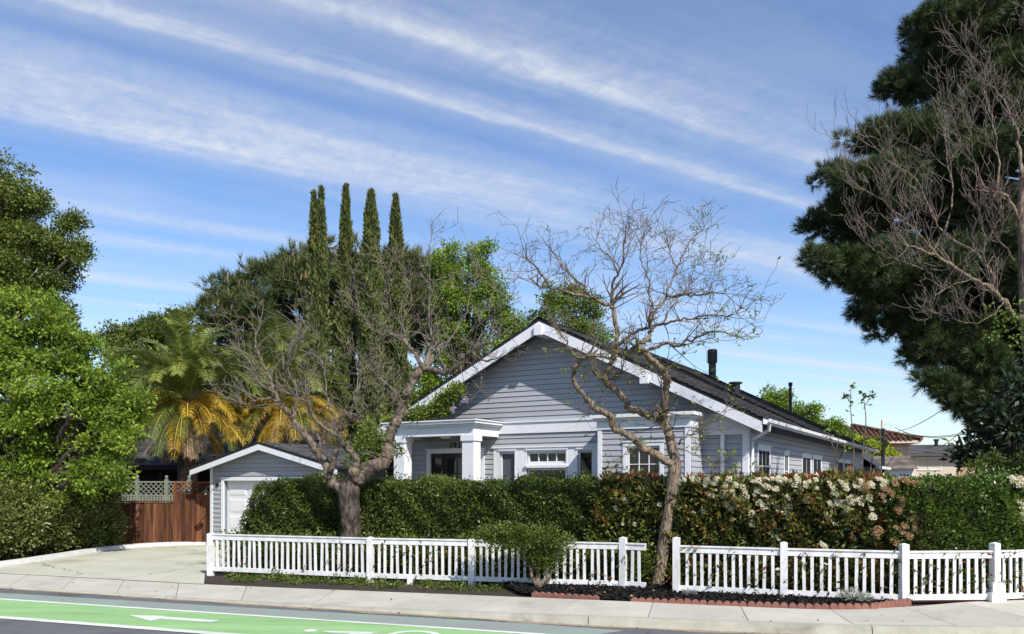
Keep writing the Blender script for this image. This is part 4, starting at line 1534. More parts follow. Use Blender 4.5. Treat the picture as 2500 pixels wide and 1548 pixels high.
while x < 1.06:
    w_ = random.uniform(0.11, 0.15)
    m_ = MB()
    dy_ = random.uniform(-0.014, 0.014)
    m_.box(x, min(x + w_ - 0.008, 1.08), dy_, dy_ + 0.02, 0.0, 1.54)
    m_.build('board', M['fence_wood'], gt)
    x += w_
for px_, w_ in ((-0.06, 0.10), (0.47, 0.10)):
    m_ = MB()
    m_.box(px_, px_ + w_, -0.06, -0.012, 0.0, 1.88)
    m_.build('post', M['fence_wood'], gt)
for z_ in (1.55, 1.84):
    m_ = MB()
    m_.box(-0.06, 1.10, -0.01, 0.035, z_, z_ + 0.05)
    m_.build('rail', M['fence_wood'], gt)


def lattice(parent, x0, x1, z0, z1, y, mat, step=0.075, w=0.016):
    m_ = MB()
    H_ = z1 - z0
    for sg in (1, -1):
        k = x0 - H_
        while k < x1 + H_:
            a, b = (k, z0), (k + H_, z1)
            # clip to the panel
            t0, t1 = max(0, (x0 - a[0]) / H_), min(1, (x1 - a[0]) / H_)
            if t1 > t0 + 0.02:
                q0 = (a[0] + H_ * t0, z0 + H_ * t0)
                q1 = (a[0] + H_ * t1, z0 + H_ * t1)
                if sg < 0:
                    q0, q1 = (x0 + x1 - q0[0], q0[1]), (x0 + x1 - q1[0], q1[1])
                yy = y + 0.004 * sg
                wx = w * 0.7
                m_.prism([(q0[0] - wx, yy, q0[1] + wx * sg), (q1[0] - wx, yy, q1[1] + wx * sg), (q1[0] + wx, yy, q1[1] - wx * sg), (q0[0] + wx, yy, q0[1] - wx * sg)], (0, 0.007, 0))
            k += step
    return tag(m_.build('lattice_panel', mat, parent), kind='stuff')


lattice(gt, 0.04, 0.47, 1.60, 1.84, 0.0, M['fence_wood'], 0.12, 0.012)
lattice(gt, 0.57, 1.08, 1.60, 1.84, 0.0, M['fence_wood'], 0.12, 0.012)
m_ = MB()
m_.box(0.60, 0.70, -0.035, -0.01, 1.58, 1.61)
m_.build('latch', M['black'], gt)
lf = empty('lattice_fence', (-11.4, 24.6, 0.05), 0, 'grey green lattice fence with ball topped posts behind the low redwood fence', 'fence')
lattice(lf, -0.6, 1.72, 1.50, 1.86, 0.0, M['lattice'], 0.15, 0.013)
m_ = MB()
m_.box(-0.6, 1.72, -0.02, 0.03, 1.86, 1.90)
m_.box(-0.6, 1.72, -0.02, 0.03, 1.46, 1.50)
m_.build('rail', M['lattice'], lf)
x = -0.6
while x < 1.7:
    m_ = MB()
    m_.box(x, x + 0.062, -0.01, 0.01, 0.3, 1.47)
    m_.build('board', M['lattice'], lf)
    x += 0.088
for px_ in (0.10, 0.98, 1.66):
    m_ = MB()
    m_.box(px_, px_ + 0.10, -0.06, 0.04, 0, 1.95)
    p = m_.build('post', M['lattice'], lf)
    m_ = MB()
    m_.tube([(px_ + 0.05, -0.01, 1.95 + q) for q in (0, 0.02, 0.03, 0.05, 0.08, 0.11, 0.13)], [0.04, 0.04, 0.02, 0.045, 0.055, 0.04, 0.004], 10)
    m_.build('finial', M['lattice'], p, True)
# ------------------------------------------------------------------ vegetation helpers


def smooth_poly(pts, n=4):
    return [tuple(p) for p in cat_rom(pts, n)] if len(pts) > 2 else [tuple(p) for p in pts]


def limb_world(pxs, Y, dy0, dy1, org):
    out = []
    n = len(pxs)
    for i, q in enumerate(pxs):
        t_ = i / max(1, n - 1)
        yy = Y + (q[2] if len(q) > 2 else dy0 + (dy1 - dy0) * t_)
        p = at(q[0], q[1], yy)
        out.append((p[0] - org[0], p[1] - org[1], p[2] - org[2]))
    return out


def grow(mb, p, d, L_, r, level, P, ends):
    """one curved twig and its side twigs"""
    nseg = 5 if level > 0 else 4
    pts = [Vector(p)]
    rad = [r]
    d = Vector(d).normalized()
    bend = Vector((random.gauss(0, 1), random.gauss(0, 1), random.gauss(0, 0.6))) * P['curl']
    dirs = [d.copy()]
    for i in range(nseg):
        d = (d + bend / nseg + Vector((0, 0, P['up'] / nseg)) + Vector((random.gauss(0, 1), random.gauss(0, 1), random.gauss(0, 1))) * P['wig']).normalized()
        pts.append(pts[-1] + d * (L_ / nseg))
        rad.append(max(P['rmin'], r * (1 - 0.75 * (i + 1) / nseg)))
        dirs.append(d.copy())
    mb.tube(pts, rad, 3 if r < 0.02 else 5, random.random(), cap=False)
    ends.append((tuple(pts[-1]), tuple(d)))
    if level > 0:
        k = P['kids'][level]
        for j in range(k):
            i = random.randint(1, nseg)
            side = dirs[i].cross(Vector((random.gauss(0, 1), random.gauss(0, 1), random.gauss(0, 1))))
            if side.length < 1e-3:
                continue
            side.normalize()
            nd = dirs[i] * random.uniform(0.6, 1.0) + side * random.uniform(0.5, 1.0)
            grow(mb, pts[i], nd, L_ * random.uniform(0.42, 0.75), max(P['rmin'], rad[i] * 0.72), level - 1, P, ends)


def bare_tree(name, label, Y, base, trunk, limbs, P, mats, group=None, spread=0.9):
    """trunk and limbs follow the photographed skeleton with their own depth; twigs grow from the limbs"""
    org = (at(base[0], base[1], Y)[0], Y, 0.1)
    e = empty(name, org, 0, label, 'tree', group)
    mb = MB()
    tp = smooth_poly(limb_world([q[:2] for q in trunk], Y, 0, 0, org), 9)
    rr = np.interp(np.linspace(0, 1, len(tp)), np.linspace(0, 1, len(trunk)), [q[2] for q in trunk])
    mb.tube([(tp[0][0], tp[0][1], -0.15)] + tp, [rr[0] * 1.25] + list(rr), 30, rough=0.07)
    mb.build('trunk', mats[0], e, True)
    ends = []
    mb2 = MB()
    mb3 = MB()
    for (pxs, r0, r1, dy0, dy1, ntw, tl) in limbs:
        w = smooth_poly(limb_world(pxs, Y, dy0, dy1, org), 4)
        n = len(w)
        w = [Vector(q) + Vector((random.gauss(0, 1), random.gauss(0, 1.5), random.gauss(0, 1))) * 0.012 for q in w]
        rads = [(r0 + (r1 - r0) * (i / (n - 1)) ** 0.8) * random.uniform(0.965, 1.04) for i in range(n)]
        mb2.tube(w, rads, 12 if r0 > 0.05 else 6, rough=0.06 if r0 > 0.05 else 0)
        for j in range(int(ntw * P.get('dens', 1.0))):
            f = random.uniform(P.get('from', 0.15), 1.0) ** 0.75
            i = min(n - 2, int(f * (n - 1)))
            ax = (w[i + 1] - w[i]).normalized()
            side = Vector((random.gauss(0, 1), random.gauss(0, 1) * spread, random.gauss(P.get('lift', 0.6), 0.8)))
            nd = ax * random.uniform(0.2, 0.8) + side.normalized()
            grow(mb3, w[i], nd, tl * P.get('len', 1.0) * random.uniform(0.6, 1.2), max(P['rmin'], min(rads[i] * 0.55, P['rtw'])), P['levels'], P, ends)
        # leader continues into twigs
        ax = (w[-1] - w[-2]).normalized()
        for j in range(3):
            grow(mb3, w[-1], ax + Vector((random.gauss(0, 0.35), random.gauss(0, 0.35), random.gauss(0.1, 0.3))), tl * P.get('len', 1.0) * random.uniform(0.7, 1.2), max(P['rmin'], r1 * 0.8), P['levels'], P, ends)
    mb2.build('limbs', mats[1], e, True)
    tw = mb3.build('twigs', mats[2], e, True)
    tw['kind'] = 'stuff'
    return e, ends, org


def crown(name, parent, blobs, org, mat, dens, lpc, rc, L_, W_, shell=0.55, up=0.3, sub=0, subflat=0.75, subf=(0.34, 0.52)):
    if sub:
        blobs = sub_blobs(blobs, sub, f=subf, flat=subflat, out=0.95)
    V, R = blob_leaves(blobs, dens, lpc, rc, L_, W_, shell, up)
    V = V - np.array(org)
    o = quads(name, V, R, mat, parent)
    o['kind'] = 'stuff'
    return o


def leafy_tree(name, label, Y, base_px, blobs_px, mat, dens, lpc, rc, L_, W_, trunk_r=0.15, limbs=(), dy=0.8, flat=1.0, cat='tree', bark='bark_dark', group=None, shell=0.55, sub=15, subflat=0.7, subf=(0.20, 0.36)):
    org = (at(base_px, 1175, Y)[0], Y, 0.05)
    e = empty(name, org, 0, label, cat, group)
    bl_ = pxblobs(blobs_px, Y, dy, flat)
    mb = MB()
    top = max(b[2] for b in bl_)
    cxm = sum(b[0] for b in bl_) / len(bl_) - org[0]
    zfork = 0.45 * (min(b[2] for b in bl_)) + 0.3
    mb.tube([(0, 0, -0.15), (0.02, 0, zfork * 0.5), (cxm * 0.15, 0, zfork)], [trunk_r * 1.25, trunk_r, trunk_r * 0.85], 10)
    for i, b in enumerate(bl_):
        q = Vector((b[0] - org[0], b[1] - org[1], b[2] - 0.05))
        s0 = Vector((cxm * 0.15, 0, zfork))
        mid = s0.lerp(q, 0.5) + Vector((0, 0, 0.12 * (q - s0).length))
        pts = smooth_poly([tuple(s0), tuple(mid), tuple(q)], 4)
        n = len(pts)
        mb.tube(pts, [trunk_r * 0.5 * (1 - 0.8 * k / (n - 1)) + 0.012 for k in range(n)], 5)
    for (pxs, r0, r1) in limbs:
        w = smooth_poly(limb_world(pxs, Y, -0.3, -0.7, org), 4)
        mb.tube(w, list(np.linspace(r0, r1, len(w))), 8)
    mb.build('trunk', M[bark], e, True)
    crown('crown', e, bl_, org, M[mat], dens, lpc, rc, L_, W_, shell, sub=sub, subflat=subflat, subf=subf)
    return e


# ------------------------------------------------------------------ hedges


def hedge(name, label, sections, mat, dens, L_, W_, rseed=0, cat='hedge', bump=0.15):
    """sections: (x, y, half thickness, z0, z1) along the hedge; leaves fill the outer shell of the clipped body"""
    org = (sections[0][0], sections[0][1], 0.08)
    e = empty(name, org, 0, label, cat)
    S = [np.array(s_, float) for s_ in sections]
    P, D, R = [], [], []
    NRM = []
    for i in range(len(S)):
        dd = S[min(len(S) - 1, i + 1)][:2] - S[max(0, i - 1)][:2]
        dd = dd / np.linalg.norm(dd)
        NRM.append(np.array([dd[1], -dd[0]]))
    for i in range(len(S) - 1):
        a, b = S[i], S[i + 1]
        d = b[:2] - a[:2]
        Ln = np.linalg.norm(d)
        d /= Ln
        H_ = (a[4] - a[3] + b[4] - b[3]) / 2
        T_ = a[2] + b[2]
        for face, area in (('front', Ln * H_), ('top', Ln * T_), ('back', Ln * H_ * 0.35), ('core', Ln * H_ * 0.8)):
            m_ = int(area * dens)
            t_ = rng.uniform(0, 1, m_)
            q = a[None] * (1 - t_)[:, None] + b[None] * t_[:, None]
            nv = unit(NRM[i][None] * (1 - t_)[:, None] + NRM[i + 1][None] * t_[:, None])     # toward the street
            if face in ('front', 'back'):
                sg = 1 if face == 'front' else -1
                v = rng.uniform(0, 1, m_)
                z = q[:, 3] + (q[:, 4] - q[:, 3]) * v
                rnd_edge = np.where(v > 0.86, -(v - 0.86) * 1.4, 0)
                o = sg * (q[:, 2] + rnd_edge)
                dirn = np.stack([nv[:, 0] * sg, nv[:, 1] * sg, np.full(m_, 0.45)], 1)
            elif face == 'top':
                o = rng.uniform(-1, 1, m_) * q[:, 2]
                z = q[:, 4] - 0.25 * np.maximum(0, np.abs(o) / q[:, 2] - 0.7)
                dirn = np.stack([np.zeros(m_), np.zeros(m_), np.ones(m_)], 1)
            else:
                o = rng.uniform(-0.8, 0.8, m_) * q[:, 2]
                z = q[:, 3] + (q[:, 4] - q[:, 3]) * rng.uniform(0, 0.9, m_)
                dirn = rng.normal(size=(m_, 3))
            s_along = (q[:, 0] * d[0] + q[:, 1] * d[1])
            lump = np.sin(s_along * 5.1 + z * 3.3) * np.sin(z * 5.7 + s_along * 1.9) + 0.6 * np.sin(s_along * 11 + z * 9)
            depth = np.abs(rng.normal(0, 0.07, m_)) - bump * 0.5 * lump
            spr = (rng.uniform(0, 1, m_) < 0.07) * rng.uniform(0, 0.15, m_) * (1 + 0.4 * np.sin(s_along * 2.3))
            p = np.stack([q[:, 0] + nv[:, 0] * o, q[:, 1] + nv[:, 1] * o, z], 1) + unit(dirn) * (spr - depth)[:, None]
            P.append(p)
            D.append(unit(dirn) + rng.normal(size=(m_, 3)) * 0.75)
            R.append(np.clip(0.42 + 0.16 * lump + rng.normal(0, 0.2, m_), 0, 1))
    P = np.concatenate(P) - np.array(org)
    n = len(P)
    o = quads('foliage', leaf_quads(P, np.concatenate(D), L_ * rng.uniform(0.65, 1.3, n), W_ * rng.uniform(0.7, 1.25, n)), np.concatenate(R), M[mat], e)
    o['kind'] = 'stuff'
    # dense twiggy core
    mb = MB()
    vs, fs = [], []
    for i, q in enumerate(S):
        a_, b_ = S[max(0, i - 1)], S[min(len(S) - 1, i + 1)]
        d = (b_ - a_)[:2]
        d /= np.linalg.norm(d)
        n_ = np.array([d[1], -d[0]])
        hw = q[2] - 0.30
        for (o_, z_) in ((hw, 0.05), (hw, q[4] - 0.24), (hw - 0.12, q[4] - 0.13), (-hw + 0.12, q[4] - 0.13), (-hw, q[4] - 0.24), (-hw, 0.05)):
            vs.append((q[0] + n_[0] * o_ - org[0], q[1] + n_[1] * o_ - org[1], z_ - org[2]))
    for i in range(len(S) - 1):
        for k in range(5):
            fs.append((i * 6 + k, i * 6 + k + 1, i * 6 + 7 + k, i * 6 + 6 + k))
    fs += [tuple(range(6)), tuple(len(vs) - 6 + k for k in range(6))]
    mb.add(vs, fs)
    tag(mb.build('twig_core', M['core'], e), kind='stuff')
    # stems inside
    mb = MB()
    for i in range(len(S) - 1):
        a, b = S[i], S[i + 1]
        Ln = np.linalg.norm(b[:2] - a[:2])
        for k in range(int(Ln / 0.22)):
            q = a + (b - a) * random.random()
            x0_, y0_ = q[0] - org[0] + random.uniform(-0.2, 0.2), q[1] - org[1] + random.uniform(-0.2, 0.2)
            h = q[4] * random.uniform(0.6, 0.92)
            mb.tube([(x0_, y0_, -0.1), (x0_ + random.uniform(-.1, .1), y0_ + random.uniform(-.1, .1), h * 0.5), (x0_ + random.uniform(-.25, .25), y0_ + random.uniform(-.2, .2), h)], [0.022, 0.016, 0.006], 4)
    st = mb.build('stems', M['bark_dark'], e)
    st['kind'] = 'stuff'
    return e, org


# clipped privet, left
hedge('clipped_hedge', 'clipped dark green small leaved hedge between the garage and the flowering hedge',
      [(-5.75, 17.72, 0.28, 0.1, 1.05), (-5.45, 17.64, 0.45, 0.1, 1.62), (-5.1, 17.54, 0.58, 0.1, 1.92), (-4.7, 17.42, 0.60, 0.1, 1.99), (-2.6, 16.85, 0.62, 0.1, 1.97), (-0.6, 16.2, 0.62, 0.1, 1.93), (1.0, 15.65, 0.62, 0.1, 1.97), (2.0, 15.3, 0.60, 0.1, 2.01)],
      'hedge', 2600, 0.052, 0.030)
# right glossy hedge
hedge('clipped_hedge', 'glossy bright green clipped hedge at the right behind the fence corner',
      [(6.05, 13.35, 0.55, 0.1, 1.96), (6.5, 13.20, 0.58, 0.1, 1.97), (6.95, 13.14, 0.60, 0.1, 1.98), (7.4, 13.17, 0.60, 0.1, 1.97), (8.1, 13.38, 0.62, 0.1, 1.95)],
      'hedge2', 2900, 0.055, 0.034)
ph, ph_org = hedge('flowering_hedge', 'bronze and green leaved hedge with white flower clusters behind the right fence run',
                   [(1.75, 15.30, 0.55, 0.1, 2.00), (2.9, 14.75, 0.60, 0.1, 1.95), (4.3, 14.10, 0.62, 0.1, 1.96), (5.5, 13.60, 0.62, 0.1, 1.98), (6.15, 13.40, 0.55, 0.1, 1.96)],
                   'photinia', 1050, 0.105, 0.048, bump=0.14)
ph2, ph2_org = hedge('flowering_hedge', 'pale flowered bush at the right edge beyond the glossy hedge',
                     [(8.0, 13.38, 0.62, 0.1, 1.95), (9.6, 13.9, 0.62, 0.1, 2.0)], 'photinia', 1000, 0.105, 0.048, bump=0.14)
# red new shoots on the flowering hedge
pts, dirs_ = [], []
for k in range(520):
    t_ = random.random()
    x = 1.9 + 4.1 * t_
    y = np.interp(x, [1.75, 2.9, 4.3, 5.5, 6.15], [15.30, 14.75, 14.10, 13.60, 13.40])
    red = 0.9 if 4.7 < x < 6.0 else (0.7 if 1.9 < x < 2.7 else 0.25)
    if random.random() > red:
        continue
    if random.random() < 0.7:
        c = np.array((x, y + random.uniform(-0.5, 0.35), 1.94 + random.uniform(-0.04, 0.06)))
        dn = np.array((0, -0.2, 1.0))
    else:
        c = np.array((x + 0.25, y - 0.60, random.uniform(0.5, 1.9)))
        dn = np.array((0.3, -0.8, 0.7))
    for j in range(7):
        pts.append(c + rng.normal(0, 0.02, 3))
        dirs_.append(dn + rng.normal(0, 0.42, 3))
P_ = np.array(pts) - np.array(ph_org)
tag(quads('new_shoots', leaf_quads(P_, np.array(dirs_), 0.125 * rng.uniform(0.7, 1.25, len(P_)), 0.036), rng.uniform(0, 1, len(P_)), M['photinia_red'], ph), kind='stuff')


def floret_mesh(name, mat, n=120):
    dirs = unit(rng.normal(size=(n, 3)))
    dirs[:, 2] = np.abs(dirs[:, 2]) * 0.9
    P = dirs * np.array([0.085, 0.085, 0.06]) * rng.uniform(0.7, 1.05, n)[:, None]
    a = leaf_quads(P - dirs * 0.008, rng.normal(size=(n, 3)) + dirs * 0.2, 0.030, 0.030, (0, 0, 0.5))
    b = leaf_quads(P, rng.normal(size=(n, 3)), 0.026, 0.026, (0, 0, 0.5))
    V = np.concatenate([a, b])
    o = quads(name, V, rng.uniform(0, 1, len(V)), mat, None)
    me = o.data
    bpy.data.objects.remove(o)
    return me


fm = [floret_mesh('florets', M['flower']) for _ in range(3)]
fo = [floret_mesh('faded_florets', M['flower_old']) for _ in range(2)]


def flower(parent, org, p, s_, old=False, out=(0.2, -0.6, 0.7)):
    o = bpy.data.objects.new('flower_cluster', random.choice(fo if old else fm))
    COL.objects.link(o)
    o.parent = parent
    o.location = (p[0] - org[0], p[1] - org[1], p[2] - org[2])
    o.rotation_euler = (Vector(out) + Vector((random.gauss(0, .25), random.gauss(0, .25), random.gauss(0, .2)))).to_track_quat('Z', 'Y').to_euler()
    o.scale = (s_, s_, s_)


def hedge_point(px_, py_):
    """spot on the street face or top of the flowering hedge seen at this photo position"""
    xs, ys = [1.75, 2.9, 4.3, 5.5, 6.15, 8.0, 9.6], [14.72, 14.15, 13.48, 12.98, 12.82, 12.75, 13.28]
    Yq = 13.5
    for _ in range(12):
        Yq = float(np.interp((px_ - CX) / FPX * Yq, xs, ys))
    return np.array(at(px_, py_, Yq))


FLW = [(1750, 1158), (1780, 1163), (1795, 1178), (1812, 1185), (1788, 1195), (1815, 1195), (1850, 1170), (1870, 1168), (1885, 1163), (1900, 1158), (1905, 1172), (1915, 1165), (1865, 1182), (1875, 1185),
       (1838, 1172), (1895, 1188), (1930, 1172), (1945, 1160), (1955, 1185), (1965, 1180), (1975, 1172), (1990, 1168), (1940, 1175), (1860, 1205), (1870, 1212), (1820, 1208), (1815, 1215), (1856, 1222), (1862, 1232),
       (1868, 1240), (1890, 1225), (1895, 1235), (1898, 1242), (1915, 1235), (1925, 1232), (1770, 1228), (1775, 1232), (1718, 1243), (1800, 1225), (1838, 1270), (1835, 1275), (1888, 1305), (1898, 1310), (1905, 1318), (1885, 1316),
       (1908, 1305), (2035, 1198), (2045, 1205), (2048, 1222), (2070, 1215), (2025, 1225), (2065, 1240), (2012, 1330), (2005, 1325), (2065, 1190), (1725, 1170), (1745, 1210), (1765, 1205), (1790, 1210),
       (2120, 1212), (2125, 1180), (2150, 1168), (2160, 1175), (2155, 1185), (2060, 1225), (2158, 1218), (1525, 1218), (1505, 1237), (1548, 1275), (1520, 1275), (1610, 1228), (1690, 1160), (1670, 1168), (1655, 1165), (1705, 1168),
       (2085, 1183), (2100, 1172), (2140, 1162)]
for k in range(46):
    FLW.append((random.uniform(1680, 2130), 1170 + abs(random.gauss(0, 45))))
for (a, b) in FLW:
    p = hedge_point(a, max(b, 1166) + 4)
    flower(ph, ph_org, p + np.array((0.0, -0.02, 0.0)), random.uniform(0.45, 0.85), out=(0.2, -0.7, 0.6))
OLD = [(2110, 1185), (2165, 1192), (2155, 1190), (2170, 1200), (2210, 1170), (2225, 1178), (2235, 1176), (2195, 1215), (2200, 1225), (2220, 1262), (2230, 1258), (2228, 1268), (2140, 1290), (2205, 1280), (2200, 1295), (2215, 1303),
       (2230, 1288), (2245, 1297), (2265, 1300), (2185, 1285), (2135, 1300), (2180, 1318), (2240, 1322), (2190, 1240), (2205, 1165), (2270, 1180), (2265, 1212), (2180, 1175), (2150, 1205)]
for (a, b) in OLD:
    p = hedge_point(a, max(b, 1168) + 4)
    flower(ph, ph_org, p + np.array((0.0, -0.05, 0.0)), random.uniform(0.6, 0.95), True, out=(0.2, -0.7, 0.6))
for (a, b) in [(2468, 1172), (2480, 1180), (2490, 1175), (2496, 1185), (2484, 1226), (2492, 1235), (2490, 1258), (2505, 1200), (2475, 1178)]:
    p = hedge_point(a, b)
    flower(ph2, ph2_org, p + np.array((0.0, -0.05, 0.0)), random.uniform(0.8, 1.1), out=(0.0, -0.7, 0.6))

# leaves reaching through the pickets
pts, dirs_ = [], []
for k in range(900):
    if random.random() < 0.7:
        x = random.uniform(2.8, 9.0)
        y = np.interp(x, [2.7, 4.27, 5.9, 7.32, 9.2], [13.45, 12.86, 12.33, 12.42, 12.95])
    else:
        x = random.uniform(-5.5, 2.2)
        y = np.interp(x, [-6.03, -2.63, -0.72, 0.62, 2.3], [16.4, 15.22, 14.72, 14.33, 13.78])
    c = np.array((x, y + random.uniform(-0.04, 0.35), random.uniform(0.22, 0.88)))
    for j in range(3):
        pts.append(c + rng.normal(0, 0.03, 3))
        dirs_.append(np.array((0, -0.5, 0.2)) + rng.normal(0, 0.6, 3))
P_ = np.array(pts) - np.array(ph_org)
tag(quads('low_leaves', leaf_quads(P_, np.array(dirs_), 0.09 * rng.uniform(0.7, 1.25, len(P_)), 0.04), rng.uniform(0, 1, len(P_)), M['photinia'], ph), kind='stuff')

# understorey behind the fence and ground cover in front of the left run
bl_ = []
for k in range(60):
    x = -5.8 + 8.2 * k / 59
    y = np.interp(x, [-6.03, -2.63, -0.72, 0.62, 2.3], [16.4, 15.22, 14.72, 14.33, 13.78])
    bl_.append((x, y + 0.55 + random.uniform(-.1, .2), 0.45, 0.22, 0.3, 0.42))
V, R = blob_leaves(bl_, 26, 26, 0.09, 0.065, 0.04, 0.3)
tag(quads('understorey', V, R, M['hedge']), 'dark leafy undergrowth behind the white picket fence', 'undergrowth', kind='stuff')
bl_ = []
for k in range(60):
    x = -5.7 + 6.1 * k / 59
    y = np.interp(x, [-6.03, -2.63, -0.72, 0.62, 2.3], [16.4, 15.22, 14.72, 14.33, 13.78])
    y2 = np.interp(x, [-5.55, -0.85, 1.75], [15.0, 13.30, 12.42])
    bl_.append((x, y2 + (y - y2) * random.uniform(0.45, 1.15), 0.07, 0.14, 0.14, 0.05 if random.random() < 0.6 else 0.10))
V, R = blob_leaves(bl_, 55, 16, 0.05, 0.045, 0.03, 0.3)
tag(quads('ground_cover', V, R, M['hedge']), 'low dark green ground cover along the sidewalk under the left fence', 'ground cover', kind='stuff')

# sprawling shrub over the fence with a pale split trunk
sx, sy = at(1312, 1440, 13.75)[0], 13.75
shr = empty('shrub', (sx, sy, 0.12), 0, 'bushy green shrub sprawling over the fence top on a pale split trunk', 'shrub')
bl_ = pxblobs([(1185, 1306, 18), (1215, 1306, 24), (1255, 1308, 28), (1300, 1310, 28), (1340, 1318, 26), (1378, 1326, 17), (1315, 1345, 28), (1348, 1362, 18), (1318, 1372, 16), (1332, 1392, 10), (1270, 1325, 24), (1225, 1318, 20), (1305, 1355, 20), (1328, 1378, 16)], 13.9, 0.10)
crown('foliage', shr, bl_, (sx, sy, 0.12), M['hedge'], 95, 24, 0.06, 0.05, 0.03, 0.35)
mb = MB()
for q in ([(0, 0.1, -0.1), (0.0, 0.12, 0.06), (-0.10, 0.18, 0.25), (-0.12, 0.25, 0.6), (-0.3, 0.3, 0.9)], [(0.0, 0.1, -0.05), (0.05, 0.1, 0.08), (0.20, 0.12, 0.22), (0.28, 0.2, 0.45), (0.33, 0.25, 0.75)], [(0, 0.12, 0.05), (0.03, 0.2, 0.4), (0.06, 0.25, 0.85)]):
    w = smooth_poly(q, 4)
    mb.tube(w, list(np.linspace(0.05, 0.018, len(w))), 7)
mb.build('stems', M['bark'], shr, True)

# silvery border plants
for (a, b, rr, lab) in ((1683, 1452, 0.11, 'small silvery border plant in the mulch nearest the leaning trunk'), (2078, 1465, 0.20, 'large silvery border plant in the mulch below the fence'), (2115, 1468, 0.14, 'silvery border plant beside the bed corner post')):
    Yp = (CAM_H - 0.16) * FPX / (b - HY)
    c = at(a, b, Yp)
    e = empty('border_plant', (c[0], c[1], 0.14), 0, lab, 'plant', 'silvery plants in the mulch bed')
    n = 420
    dr = unit(np.abs(rng.normal(size=(n, 3))) * np.sign(rng.normal(size=(n, 3))) * np.array([1, 1, 0]) + np.array([0, 0, 0.7]))
    dr[:, 2] = np.abs(dr[:, 2])
    V = leaf_quads(dr * rng.uniform(0.05, 0.9, n)[:, None] * rr, dr + rng.normal(0, .3, (n, 3)), rr * 0.45, 0.012)
    quads('leaves', V, rng.uniform(0, 1, n), M['silver'], e)['kind'] = 'stuff'

